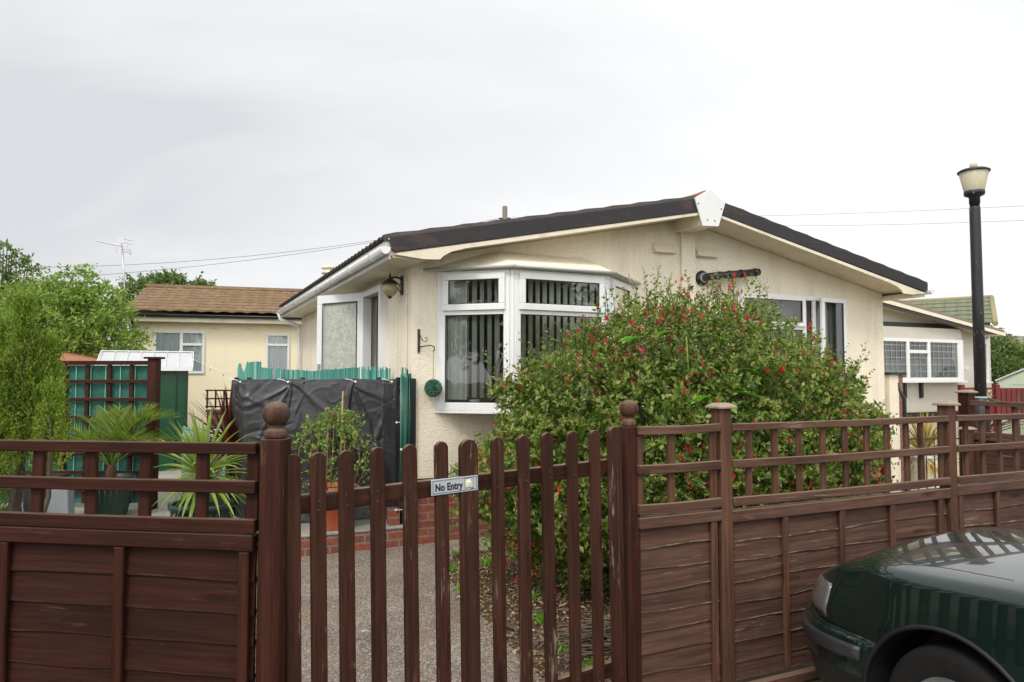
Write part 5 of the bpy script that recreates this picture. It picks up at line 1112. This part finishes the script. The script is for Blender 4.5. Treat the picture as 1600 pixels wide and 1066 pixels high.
b=MB(); b.box(-9.2,.01,-.02,-.001,.60,.78); b.build('plinth_band',M['black_metal'],nr)
b=MB(); b.box(.001,.55,.12,1.30,1.47,1.54); b.box(.001,.55,.12,1.30,2.40,2.47); b.box(.45,.55,.12,.20,1.54,2.40); b.box(.0,.06,.12,.20,1.54,2.40); b.box(.001,.62,.08,1.34,1.43,1.469); b.box(.45,.55,1.22,1.30,1.54,2.4); bw_=b.build('side_bay_window',M['upvc'],nr,bevel=.004)
b=MB(); b.box(.06,.45,.15,.16,1.54,2.4); b.box(.50,.51,.2,1.22,1.54,2.4); b.build('pane',M['glass_dark'],bw_)
b=MB(); b.tube([(.43,-.40,2.69),(.43,7.0,2.69)],.06,8); b.tube([(.43,.0,2.64),(.30,.02,2.52),(.08,.03,2.42),(.06,.03,.3)],.035,8); b.build('gutter',M['upvc'],nr)
b=MB(); b.box(-.60,-.44,-.012,-.002,1.765,1.84); npl=b.build('number_plaque',M['upvc'],nr)
b=MB(); 
b.box(-.575,-.54,-.0135,-.0125,1.80,1.805); b.box(-.55,-.543,-.0135,-.0125,1.79,1.83); b.box(-.50,-.465,-.0135,-.0125,1.79,1.795); b.box(-.50,-.465,-.0135,-.0125,1.825,1.83); b.box(-.50,-.493,-.0135,-.0125,1.796,1.824); b.build('digits',M['sign_black'],npl)
# building behind with green tiles
gn=root('green_roofed_building','building with green wavy tiled roof rising behind the lamp post','building',(12.84,19.0,0),math.atan2(-.537,.844))
b=MB(); b.box(-2.9,-.12,.25,5.4,0,2.93); b.prism([(.25,2.93),(2.96,3.85),(5.4,2.93)],-.2,-.12,'yz'); b.build('wall',M['render_g'],gn)
b=MB(); nc=6
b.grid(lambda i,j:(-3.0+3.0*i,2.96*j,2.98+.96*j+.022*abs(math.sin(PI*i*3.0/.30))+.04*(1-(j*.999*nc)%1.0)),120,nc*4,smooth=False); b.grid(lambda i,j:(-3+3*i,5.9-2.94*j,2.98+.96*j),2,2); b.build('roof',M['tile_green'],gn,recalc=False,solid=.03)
b=MB(); b.tube([(-.0,-.03,2.99),(.0,2.96,3.98)],.07,6); b.tube([(-3,2.96,3.96),(.0,2.96,3.98)],.07,6); b.build('verge_tiles',tilemat('verge_tiles_brown',(.28,.22,.11),(.36,.30,.17),(.2,.2,.1)),gn)
# far roof & chimney
fr=root('distant_house','distant grey roofed house with a thin chimney at the right edge','house',(23.6,31,0),.2)
b=MB(); b.box(-2.4,6,.2,5,0,2.5); b.build('wall',M['render_g'],fr); b=MB(); b.add([(-2.7,0,2.4),(6.3,0,2.4),(6.3,2.6,3.45),(-2.7,2.6,3.45),(6.3,5.2,2.4),(-2.7,5.2,2.4)],[(0,1,2,3),(3,2,4,5)]); b.build('roof',M['tile_grey'],fr,solid=.08,recalc=False)
b=MB(); b.box(-2.0,-1.75,2.4,2.65,3.2,4.15); b.build('chimney',M['brick'],fr)
# ------------------------------------------------------------------ right yard
pw=root('porch_pillar','cream rendered pillar with brick edge and dark flat cap beside the bungalow corner','pillar',(5.28,10.05,0),HA)
b=MB(); b.box(-.13,.06,-.10,.5,.0,1.63); b.build('panel',M['render'],pw); b=MB(); b.box(.0605,.14,-.105,.5,0,1.63); b.build('brick_edge',brickmat('pink_brick',(.26,.10,.08),(.22,.085,.07),(.2,.17,.15)),pw); b=MB(); b.box(-.17,.18,-.14,.54,1.631,1.665); b.build('cap',M['black_metal'],pw,bevel=.003)
dp=root('downpipe','black downpipe with a bent top beside the brick edged pillar','downpipe',(5.46,10.0,0)); b=MB(); b.tube([(-.10,0,1.52),(-.08,0,1.42),(0,0,1.30),(0,0,0)],.026,8); b.build('pipe',M['black_plastic'],dp)
wb=root('black_post','black plastic post standing by the brick base at the bungalow corner','post',(4.60,8.9,0),.2); b=MB(); b.box(-.035,.035,-.035,.035,0,.99); b.build('post',M['black_plastic'],wb,bevel=.006)
ph=cordy('phormium','yellow strap leaved phormium in a white planter behind the capped post',(6.05,10.6,.0),None,.52,150,.62,.042,M['phorm'],12); tag(ph,None,'phormium')
wp=root('white_planter','square white planter holding the yellow phormium','planter',(6.05,10.6,0)); b=MB(); b.box(-.2,.2,-.2,.2,0,.42); b.box(-.22,.22,-.22,.22,.421,.46); b.build('planter',M['white_plastic'],wp,bevel=.008)
mg=root('metal_railing','thin black metal railing gate seen through the trellis','railing',(5.15,9.35,0),HA*.2); b=MB()
for k in range(9): b.tube([(k*.115,0,.02),(k*.115,0,.86+.05*math.sin(k*PI/8))],.0075,6)
b.tube([(0,0,.12),(.92,0,.12)],.010,6); b.tube([(0,0,.80),(.92,0,.80)],.010,6); b.build('bars',M['black_metal'],mg)
# side fence on the right
sf=fmat((PR[0],PR[1]),HA)@Matrix.Translation((4.83,0,0))@rotmat(PI/2)
sd=root('side_fence','brown side fence with open trellis running back from the road behind the capped post','side fence'); sd.matrix_world=sf
lap_panel(sd,.05,1.39,1.0,.05,[.1,.72,1.35],M['wood_wx'],M['wood_wz'],.12,cap=.05,seed=31)
for z0,z1 in ((1.34,1.385),(1.20,1.235) if 0 else (1.055,1.10)):
    b=MB(); b.box(.0,1.40,.012,.036,z0,z1); b.build('rail',M['wood_wx'],sd,bevel=.002)
for v in (.10,.33,.56,.79,1.02,1.25): b=MB(); b.box(v-.018,v+.018,-.012,.0115,1.05,1.385); b.build('upright',M['wood_wz'],sd,bevel=.002)
q=sf@Vector((1.44,0,0)); post('side_fence_post','brown square post with flat cap just left of the lamp post',(q.x,q.y,0),HA,.10,1.455,M['wood_dz'],cap=True)
q=sf@Vector((1.50,.10,0)); post('low_post','low brown post with a square cap beside the taller capped post',(4.21,6.66,0),HA,.075,1.12,M['wood_wz'],cap=True)
# red fence
rf=root('red_fence','dark red painted garden fence with lattice panel across the gravel','red fence',(9.93,15.0,0),.12)
b=MB(); b.box(.22,3.0,-.01,.01,.80,1.36); b.box(-.6,.2,-.01,.01,.80,1.0); b.build('panel',M['red_wood'],rf)
b=MB()
for k in range(22): 
    x=.3+k*.12; b.box(x-.004,x+.004,-.02,-.0101,.82,1.34)
b.build('board_gap',M['black_metal'],rf)
for x in (-.6,.2,1.0,2.0): b=MB(); b.box(x-.045,x+.045,-.05,.05,0,1.43); b.build('post',M['red_wood'],rf)
b=MB(); b.box(-.6,.2,-.02,.02,1.33,1.37)
for k in range(7):
    x=-.6+k*.13; b.tube([(x,-.02,1.0),(min(x+.33,.2),-.02,1.0+.33*min(1,(.2-x)/.33))],.009,4); b.tube([(x+.1,.01,1.0),(max(x-.23,-.6),.01,1.33)],.009,4)
b.build('lattice',M['red_wood'],rf)
hr=root('hand_rail','dark sloping handrail in front of the red fence','handrail',(9.0,13.7,0),.1); b=MB(); b.tube([(-.15,0,1.25),(.75,0,.98)],.03,6); b.tube([(.70,0,.0),(.70,0,1.25)],.022,6); b.tube([(.85,0,.0),(.85,0,1.25)],.022,6); b.build('rail',M['bracket'],hr)
gs=root('pale_green_shed','small pale green garden shed with a shallow gable behind the red fence','shed',(11.35,16.75,0),-.58); gs.scale=(.75,.9,1)
b=MB(); b.prism([(0,0),(1.7,0),(1.7,1.5),(.85,1.80),(0,1.5)],0,.9); b.build('wall',plain('pale_green_paint',(.42,.48,.36),.6,.08,4),gs)
b=MB(); b.add([(-.08,-.06,1.50),(.85,-.06,1.84),(.85,.98,1.84),(-.08,.98,1.50),(1.78,-.06,1.50),(1.78,.98,1.50)],[(0,1,2,3),(1,4,5,2)]); b.build('roof',M['upvc_grey'],gs,solid=.03,recalc=False)
b=MB(); b.box(.30,.34,-.012,-.001,.5,1.45); b.box(.95,.99,-.012,-.001,.5,1.45); b.box(.34,.95,-.012,-.001,1.41,1.45); b.build('door_trim',M['upvc_grey'],gs)
yb=tree('flowering_shrub','small yellow flowering shrub along the red fence','shrub',(10.3,15.6,0),(.6,.03),[((0,0,1.05),.28),((.5,.1,1.0),.25),((1.3,.1,1.15),.3),((2.0,.1,1.0),.35)],260,.05,M['phorm'],seed=41)
#hb=tree('dark_shrub','dark green shrub under the side bay window','shrub',(11.0,16.2,0),(.6,.03),[((-.9,0,.9),.45),((-.5,0,1.1),.35)],260,.06,M['tree_d'],seed=43)
# ------------------------------------------------------------------ lamp post
lp=root('lamp_post','tall black flaking lamp post with a tapered cream lantern, ball knob and flat lid','street lamp',(5.87,9.0,0))
b=MB(); b.lathe([(.066,1.30),(.064,2.5),(.062,3.73),(.060,3.755),(.052,3.765)],24); b.build('post',M['post_paint'],lp)
b=MB(); b.lathe([(.10,0),(.10,.75),(.095,.82),(.080,.95),(.076,1.10),(.071,1.34),(.066,1.345)],24); b.build('base',M['post_grey'],lp)
b=MB(); b.lathe([(.0705,1.340),(.072,1.343),(.072,1.356),(.0705,1.359)],24); b.build('band',M['upvc_grey'],lp)
b=MB(); b.lathe([(.055,3.768),(.058,3.80),(.062,3.80),(.062,3.87),(.070,3.885),(.112,3.905),(.118,3.93),(.118,3.955),(.105,3.96)],28); b.build('collar',M['post_paint'],lp)
b=MB(); b.lathe([(.106,3.945),(.112,3.965),(.163,4.195),(.158,4.20)],32,caps=False); b.build('bowl',M['lampbowl'],lp,solid=.006)
b=MB(); b.lathe([(.001,3.99),(.02,3.99),(.022,4.06),(.035,4.09),(.03,4.14),(.001,4.16)],12); b.build('bulb',M['white_plastic'],lp)
b=MB(); b.lathe([(.150,4.195),(.182,4.198),(.184,4.215),(.15,4.235),(.04,4.26),(.03,4.262)],32); b.build('lid',M['post_grey'],lp)
b=MB(); b.lathe([(.028,4.255),(.035,4.262),(.045,4.275),(.045,4.305),(.025,4.322),(.002,4.325)],16); b.build('knob',M['lampbowl'],lp)
# ------------------------------------------------------------------ telegraph pole + wires
tp_=root('telegraph_pole','weathered wooden telegraph pole top rising behind the black bargeboard','telegraph pole',(-.3,30.0,0)); b=MB(); b.tube([(0,0,0),(0,0,8.76)],[.15,.105],12); b.build('pole',M['pole_wood'],tp_); b=MB(); b.tube([(-.25,0,8.25),(.25,0,8.25)],.035,6); b.build('crossarm',M['black_metal'],tp_)
def wire(lab,a,c,sag,r=.008):
    a,c=Vector(a),Vector(c); b=MB(); b.tube([a.lerp(c,t/24)-Vector((0,0,sag*4*(t/24)*(1-t/24))) for t in range(25)],r,5); o=b.build('overhead_wire',M['black_metal']); tag(o,lab,'wire','overhead wires')
wire('upper thin overhead wire crossing the sky left of the telegraph pole',(-.55,30,8.25),(-25,30,6.25),.75)
wire('lower thin overhead wire crossing the sky left of the telegraph pole',(-.55,30,8.25),(-25,28,5.2),.65)
wire('upper thin overhead wire crossing the sky by the lamp post',(0,30,8.3),(24,27,8.35),.25,.006)
wire('lower thin overhead wire crossing the sky by the lamp post',(0,30,8.2),(24,27,7.75),.35,.006)
# ------------------------------------------------------------------ parked car
CM=Matrix(((.40,.9165,0,1.42),(-.9165,.40,0,3.60),(0,0,1,0),(0,0,0,1)))   # local x = rearwards, y = to the far side
CA=math.atan2(-.9165,.40)
cm_=Matrix.Translation((1.42,3.60,0))@rotmat(CA)
car=root('parked_car','dark green hatchback car parked nose in against the weathered fence','car',(2.055,3.88,0),CA)
car.rotation_euler=(0,0,CA)
HWD=.825; LEN=4.05
def hw(a):
    if a<.48:
        k=min(1,max(0,(.48-a)/.60)); return HWD*(1-k**3.0)**(1/2.2)
    if a>LEN-.4:
        k=min(1,(a-(LEN-.4))/.42); return HWD*(1-k**3.2)**(1/2.2)
    return HWD
A0,A1=-.12,LEN+.02
al=[A0+.60*(1-math.cos(PI/2*k/16)) for k in range(17)]+[.48+.08*k for k in range(1,40)]
al=[a for a in al if a<LEN-.42]+[LEN-.40+.42*math.sin(PI/2*k/12) for k in range(13)]
al[-1]=A1
near=[(a,-hw(a)) for a in al]; far=[(a,hw(a)) for a in al]
loop=near[::-1]+far[1:-1]          # closed ring (tail tip and nose tip shared)
n=len(loop); 
nrm_=[]
for i in range(n):
    p,q=loop[i-1],loop[(i+1)%n]; t=Vector((q[0]-p[0],q[1]-p[1])).normalized(); nrm_.append(Vector((t.y,-t.x)))
cx=LEN/2
for i in range(n):
    if (Vector(loop[i])-Vector((cx,0))).dot(nrm_[i])<0: nrm_[i]=-nrm_[i]
def sm(x,a,b): 
    t=max(0,min(1,(x-a)/(b-a))); return t*t*(3-2*t)
def shoulder(a): return .69+.135*sm(a,-.10,.50)+.05*sm(a,.5,1.3)+.02*sm(a,1.3,2.0)
def crown(a): return .730+.150*sm(a,-.17,.42)+.062*sm(a,.4,1.15)
def prow(a):
    k=1-sm(a,.40,.62)
    return [(.17,.07),(.21,.02),(.34,-.018*k+.002),(.44,-.022*k),(.487,-.018*k),(.497,.004*k-.0),(.503,.016*k),(.56,.012*k-.004),(.62,.03*k-.004),(None,-.055,.050*k+.004),(None,-.022,.075*k+.014),(None,0,.105*k+.050)]
def Cpt(a): return (min(max(a,.42),LEN-.5),0.0)
caps_=[.10,.28,.5,.75]
def S(i,row,extra=0):
    a,bb=loop[i]; r=prow(a)[row]; 
    if r[0] is None: z=shoulder(a)+r[1]; ins=r[2]
    else: z,ins=r
    return (a-nrm_[i].x*(ins-extra),bb-nrm_[i].y*(ins-extra),z)
V=[];F=[]
rows=len(prow(1))
for r in range(rows):
    for i in range(n): V.append(S(i,r))
for f in caps_+[1.0]:
    for i in range(n):
        x,y,z=S(i,rows-1); a=loop[i][0]; c=Cpt(a); px=x+(c[0]-x)*f; py=y+(c[1]-y)*f; g=math.sin(min(1,f)*PI/2)**.9; V.append((px,py,z+(crown(px)-z)*g))
R_=rows+len(caps_)+1
for r in range(R_-1):
    for i in range(n): j=(i+1)%n; F.append((r*n+i,r*n+j,(r+1)*n+j,(r+1)*n+i))
me=bpy.data.meshes.new('car_body'); bm=bmesh.new(); vs=[bm.verts.new(v) for v in V]
for f in F:
    try: bm.faces.new([vs[k] for k in f])
    except ValueError: pass
bm.faces.new([vs[i] for i in range(n)])
bmesh.ops.remove_doubles(bm,verts=bm.verts,dist=.002); bmesh.ops.holes_fill(bm,edges=[e for e in bm.edges if e.is_boundary]); bmesh.ops.dissolve_degenerate(bm,edges=bm.edges,dist=.0008); bmesh.ops.recalc_face_normals(bm,faces=bm.faces); bm.to_mesh(me); bm.free()
body=bpy.data.objects.new('body',me); COL.objects.link(body); me.materials.append(M['car_paint']); me.materials.append(M['car_black'])
WX=(.86,3.36); WR=.295
cut=[]
for wx in WX:
    b=MB(); pr=[(wx+.365*math.cos(t),.285+.365*math.sin(t)) for t in [2*PI*k/48 for k in range(48)]]
    b.prism(pr,-1.0,-.52); b.prism(pr,.52,1.0); c=b.build('cutter',M['car_black']); cut.append(c)
    md=body.modifiers.new('cut','BOOLEAN'); md.operation='DIFFERENCE'; md.object=c; md.solver='EXACT'
bpy.context.view_layer.update(); dg=bpy.context.evaluated_depsgraph_get(); nm=bpy.data.meshes.new_from_object(body.evaluated_get(dg)); body.modifiers.clear(); body.data=nm
for c in cut: bpy.data.objects.remove(c,do_unlink=True)
# assign arch liner faces to black, smooth rest
for p in nm.polygons:
    c=p.center; inside=False
    for wx in WX:
        d=math.hypot(c.x-wx,c.z-.285)
        if (abs(d-.365)<.006 and abs(c.y)>.5 and abs(p.normal.y)<.5 and c.z>0) and ((c.x-wx)*p.normal.x+(c.z-.285)*p.normal.z)<0: inside=True
        if d<.367 and abs(abs(c.y)-.52)<.004: inside=True
    if c.z<.385 and c.x<.62: inside=True
    p.material_index=1 if inside else 0; p.use_smooth=not inside
if len(nm.materials)<2: nm.materials.append(M['car_black'])
nm.shade_smooth() if 0 else None
es=body.modifiers.new('wn','WEIGHTED_NORMAL'); es.keep_sharp=True
for e in nm.edges: pass
body.parent=car
# mark sharp edges at arch
bm=bmesh.new(); bm.from_mesh(nm)
for e in bm.edges:
    if len(e.link_faces)==2 and (e.link_faces[0].material_index!=e.link_faces[1].material_index or e.calc_face_angle(0)>.75): e.smooth=False
bm.to_mesh(nm); bm.free()
# strips that follow the surface
def isurf(a,z,side=-1,extra=0):
    # point on body side at length a and height z by interpolating rows
    seg=near if side<0 else far
    # find ring index
    best=None
    for i in range(n):
        if (loop[i][1]<=0)==(side<0) or abs(loop[i][1])<1e-6:
            d=abs(loop[i][0]-a)
            if best is None or d<best[0]: best=(d,i)
    i=best[1]; j=None
    for k in ((i+1)%n,(i-1)%n):
        if (loop[k][0]-a)*(loop[i][0]-a)<=0 and (loop[k][1]<=1e-6)==(side<0) or (abs(loop[k][0]-a)<.2 and (loop[k][0]-a)*(loop[i][0]-a)<=0): j=k
    def at(i):
        prev=None
        for r in range(rows):
            p=S(i,r,extra)
            if prev and prev[2]<=z<=p[2]:
                t=(z-prev[2])/max(1e-6,p[2]-prev[2]); return Vector(prev).lerp(Vector(p),t)
            prev=p
        return Vector(prev)
    P=at(i)
    if j is not None:
        t=(a-loop[i][0])/(loop[j][0]-loop[i][0]) if abs(loop[j][0]-loop[i][0])>1e-6 else 0; P=P.lerp(at(j),max(0,min(1,t)))
    return P
def surfstrip(name,a_list,zlo,zhi,mat,side=-1,thick=.012,par=car,bev=0):
    b=MB(); vs=[];m=4
    for a in a_list:
        for q in range(m+1):
            z=zlo(a)+(zhi(a)-zlo(a))*q/m; vs.append(tuple(isurf(a,z,side,thick)))
    k=len(a_list); fs=[(i*(m+1)+q,(i+1)*(m+1)+q,(i+1)*(m+1)+q+1,i*(m+1)+q+1) for i in range(k-1) for q in range(m)]
    # skirt
    o=len(vs); ring=[i*(m+1) for i in range(k)]+[(k-1)*(m+1)+q for q in range(1,m+1)]+[i*(m+1)+m for i in range(k-2,-1,-1)]+[q for q in range(m-1,0,-1)]
    for r_ in ring:
        i,q=divmod(r_,m+1); a=a_list[i]; z=zlo(a)+(zhi(a)-zlo(a))*q/m; vs.append(tuple(isurf(a,z,side,-.01)))
    L_=len(ring)
    for x in range(L_): y=(x+1)%L_; fs.append((ring[x],o+x,o+y,ring[y]))
    b.add(vs,fs,True); return b.build(name,mat,par,bevel=bev)
fa=[A0+.001,-.115,-.105,-.09,-.07,-.045,-.015,.02,.06,.10,.15,.20,.25,.30,.35,.40,.45,.48]
for sd_ in (-1,1):
    surfstrip('bumper_strip',fa,lambda a:.398+.02*max(0,a),lambda a:.458+.02*max(0,a),M['car_trim'],sd_,.016)
    ha=[-.112,-.10,-.085,-.06,-.03,0,.04,.08,.12,.16,.20,.235,.262]
    surfstrip('headlight',ha,lambda a:.522-.0*a,lambda a:(.640+.028*min(1,max(0,(a+.1)/.1)) if a<.1 else .672)-.0,M['lens'],sd_,.004)
    b=MB(); b.tube([isurf(a,.4985,sd_,.0035) for a in fa+[.48,.50,.52]],.004,5); b.build('bumper_seam',M['car_black'],car)
    # hood shut line
# grille
surfstrip('grille',[A0+.001,-.118,-.113],lambda a:.53,lambda a:.61,M['car_black'],-1,.006)
# lower air dam
# arch lips
for sy in (-1,1):
    for wx in WX:
        b=MB(); pts=[]
        for k in range(25):
            t=math.radians(-8)+math.radians(196)*k/24; r=.368; pts.append(Vector((wx+r*math.cos(t),0,.285+r*math.sin(t))))
        pts=[Vector((p.x,isurf(p.x,p.z,sy,.001).y,p.z)) for p in pts if p.z>.19]
        b.tube(pts,.010,6); b.build('arch_lip',M['car_black'],car)
        # liner
        b=MB(); b.lathe([(.363,-.30),(.363,0.0)],40,(wx,0,.285),'y',caps=False)
        b.v=[(x,(y+.30)*1.0-.80 if sy<0 else .80-(y+.30),z) for x,y,z in b.v]; 
        b.build('arch_liner',M['car_black'],car,recalc=False)
# hood shut lines
def hoodpt(a,f,dz=.002,side=-1):
    i=min(range(n),key=lambda i:abs(loop[i][0]-a)+(0 if (loop[i][1]<0)==(side<0) else 9))
    x,y,z=S(i,rows-1); c=Cpt(loop[i][0]); px=x+(c[0]-x)*f; py=y+(c[1]-y)*f; g=math.sin(f*PI/2)**.9; return Vector((px,py,z+(crown(px)-z)*g+dz))
for side in (-1,1):
    b=MB(); b.tube([hoodpt(.0+.07*k,.085+.03*math.sin(k*.2),-.0008,side) for k in range(0,16)],.0022,5); b.build('bonnet_seam',M['car_black'],car)
# wheels
def wheel(x,y,s):
    rt=bpy.data.objects.new('wheel',None); COL.objects.link(rt); rt.parent=car; rt.location=(x,y,.290); rt.scale=(1,s,1)
    b=MB(); b.lathe([(.178,-.085),(.205,-.092),(.25,-.097),(.272,-.092),(.286,-.078),(.290,-.055),(.291,.0),(.290,.055),(.286,.078),(.272,.092),(.25,.097),(.195,.085)],64,(0,0,0),'y',caps=False); ty=b.build('tyre',M['tyre'],rt)
    b=MB()
    for yy in (-.045,-.015,.015,.045): b.lathe([(.2915,yy-.004),(.2925,yy),(.2915,yy+.004)],64,(0,0,0),'y',caps=False)
    b.build('tread_groove',M['car_black'],ty)
    b=MB(); b.lathe([(.180,-.084),(.176,-.078),(.170,-.066),(.12,-.060),(.06,-.072),(.03,-.078),(.002,-.079)],64,(0,0,0),'y',caps=False)
    b.lathe([(.180,-.084),(.180,.08),(.175,.08)],48,(0,0,0),'y',caps=False); b.build('hubcap',M['hub'],rt)
    b=MB()
    for k in range(12):
        t=2*PI*k/12; c=Vector((.140*math.cos(t),-.0645,.140*math.sin(t))); b.tube([c,c+Vector((0,-.0035,0))],.015,10)
    b.build('hubcap_slot',M['car_black'],rt)
for wx in WX: wheel(wx,-.715,1); wheel(wx,.715,-1)
# cabin
b=MB(); zb=.90
base=[(1.18,.70),(1.55,.77),(2.6,.78),(3.75,.70)]; top=[(1.95,.52),(2.1,.56),(2.8,.56),(3.35,.50)]
vsb=[(a,-w,zb) for a,w in base]+[(a,w,zb) for a,w in base[::-1]]; vst=[(a,-w,1.36+(.02 if 0<i<3 else 0)) for i,(a,w) in enumerate(top)]+[(a,w,1.36+(.02 if 0<3-i<3 else 0)) for i,(a,w) in enumerate(top[::-1])]
b.add(vsb+vst,[tuple(range(7,-1,-1)),tuple(range(8,16))]+[(i,(i+1)%8,8+(i+1)%8,8+i) for i in range(8)]); b.build('roof',M['car_paint'],car,bevel=.03,seg=3)
def pan(name,pts,off):
    c=sum((Vector(p) for p in pts),Vector())/len(pts); nn=(Vector(pts[1])-Vector(pts[0])).cross(Vector(pts[2])-Vector(pts[0])).normalized(); 
    if nn.dot(c-Vector((2.5,0,1.0)))<0: nn=-nn
    b=MB(); b.add([tuple(c+(Vector(p)-c)*.88+nn*off) for p in pts],[tuple(range(len(pts)))]); b.build(name,M['car_glass'],car,solid=.004)
pan('windscreen',[vsb[0],vst[0],vst[7],vsb[7]],.006); pan('rear_window',[vsb[3],vst[3],vst[4],vsb[4]],.006)
for s in (0,1):
    A,B=(vsb,vst); idx=[(1,2),(2,3)] if s==0 else [(5,6),(4,5)]
    for i,j in idx: pan('side_window',[A[i],A[j],B[j],B[i]],.006)
for s in (-1,1):
    b=MB(); b.box(1.45,1.60,s*.80-.03 if s<0 else .80-.03,s*.80+.09 if s>0 else -.80+.03,.92,1.03); 
    b=MB(); b.box(1.46,1.58,min(s*.80,s*.96),max(s*.80,s*.96),.92,1.03); b.build('door_mirror',M['car_black'],car,bevel=.02,seg=2)
    b=MB(); b.box(LEN-.02,LEN+.01,min(s*.55,s*.70),max(s*.55,s*.70),.60,.80); b.build('tail_light',M['tail_red'],car,bevel=.01)

# ------------------------------------------------------------------ world, sun, camera
SUN_AZ=math.radians(205); SUN_EL=math.radians(48)     # azimuth of sun, direction it shines from (clockwise from +Y)
sdv=Vector((math.sin(SUN_AZ)*math.cos(SUN_EL),math.cos(SUN_AZ)*math.cos(SUN_EL),math.sin(SUN_EL)))
wd=bpy.data.worlds.new('World'); SC.world=wd; wd.use_nodes=True; nt=wd.node_tree; nt.nodes.clear(); N_=nt.nodes; LK=nt.links.new
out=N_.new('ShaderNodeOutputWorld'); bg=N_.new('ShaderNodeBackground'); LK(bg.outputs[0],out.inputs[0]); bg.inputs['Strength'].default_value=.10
sky=N_.new('ShaderNodeTexSky'); sky.sky_type='NISHITA'; sky.sun_disc=False; sky.sun_elevation=SUN_EL; sky.sun_rotation=SUN_AZ
tc=N_.new('ShaderNodeTexCoord'); sp=N_.new('ShaderNodeSeparateXYZ'); LK(tc.outputs['Generated'],sp.inputs[0])
def mt(op,a,b=0.,c=0.,cl=False):
    x=N_.new('ShaderNodeMath'); x.operation=op; x.use_clamp=cl
    for i,v in enumerate((a,b,c)):
        if isinstance(v,(int,float)): x.inputs[i].default_value=v
        else: LK(v,x.inputs[i])
    return x.outputs[0]
zz=mt('ADD',mt('MAXIMUM',sp.outputs[2],0.0),.22)
cb=N_.new('ShaderNodeCombineXYZ'); LK(mt('DIVIDE',sp.outputs[0],zz),cb.inputs[0]); LK(mt('DIVIDE',sp.outputs[1],zz),cb.inputs[1])
mp=N_.new('ShaderNodeMapping'); mp.inputs['Rotation'].default_value=(0,0,math.radians(24)); mp.inputs['Scale'].default_value=(.50,.85,1); mp.inputs['Location'].default_value=(3.1,1.7,0); LK(cb.outputs[0],mp.inputs[0])
nz=N_.new('ShaderNodeTexNoise'); nz.inputs['Scale'].default_value=1.25; nz.inputs['Detail'].default_value=6; nz.inputs['Roughness'].default_value=.5; nz.inputs['Distortion'].default_value=.4; LK(mp.outputs[0],nz.inputs['Vector'])
# brightness of the cloud sheet: brighter towards the east side (+X) and overhead
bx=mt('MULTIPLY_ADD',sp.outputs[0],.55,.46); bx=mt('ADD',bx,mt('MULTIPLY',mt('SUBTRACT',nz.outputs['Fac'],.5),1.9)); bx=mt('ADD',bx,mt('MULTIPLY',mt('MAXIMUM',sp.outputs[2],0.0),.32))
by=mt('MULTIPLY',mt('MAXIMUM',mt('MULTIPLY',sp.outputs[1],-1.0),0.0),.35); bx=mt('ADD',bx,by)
rp=N_.new('ShaderNodeValToRGB'); e=rp.color_ramp.elements; K=10.
e[0].position=0.0; e[0].color=(5.75,5.85,6.05,1); e[1].position=1.0; e[1].color=(8.6,8.6,8.5,1)
m_=rp.color_ramp.elements.new(.30); m_.color=(6.95,7.0,7.15,1); m2=rp.color_ramp.elements.new(.62); m2.color=(7.7,7.75,7.8,1)
LK(mt('MULTIPLY',bx,1.0,0,True),rp.inputs[0])
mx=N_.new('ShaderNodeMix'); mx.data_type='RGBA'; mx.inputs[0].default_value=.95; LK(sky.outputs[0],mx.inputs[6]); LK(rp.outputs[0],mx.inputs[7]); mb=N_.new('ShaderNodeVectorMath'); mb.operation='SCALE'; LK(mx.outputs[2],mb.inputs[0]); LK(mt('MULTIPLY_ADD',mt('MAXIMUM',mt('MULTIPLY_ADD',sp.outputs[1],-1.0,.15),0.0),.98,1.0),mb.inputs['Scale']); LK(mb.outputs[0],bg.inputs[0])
sl=bpy.data.lights.new('sun','SUN'); sl.energy=1.5; sl.angle=math.radians(14); sl.color=(1,.95,.87); so=bpy.data.objects.new('sun',sl); COL.objects.link(so); so.rotation_euler=(-sdv).to_track_quat('-Z','Y').to_euler(); so.location=(0,0,20)
cd=bpy.data.cameras.new('camera'); cam=bpy.data.objects.new('camera',cd); COL.objects.link(cam); cam.location=(0,0,1.62); cam.rotation_euler=(PI/2+math.atan(54/1120),0,0); cd.sensor_width=36; cd.lens=1120/1600*36; cd.clip_end=1000; cd.clip_start=.05; SC.camera=cam
SC.view_settings.view_transform='Standard'; SC.view_settings.look='None'; SC.view_settings.exposure=0.36; SC.view_settings.gamma=1
SC.cycles.max_bounces=7; SC.cycles.diffuse_bounces=3; SC.cycles.glossy_bounces=3; SC.cycles.transparent_max_bounces=12; SC.cycles.use_denoising=True; SC.cycles.sample_clamp_indirect=6
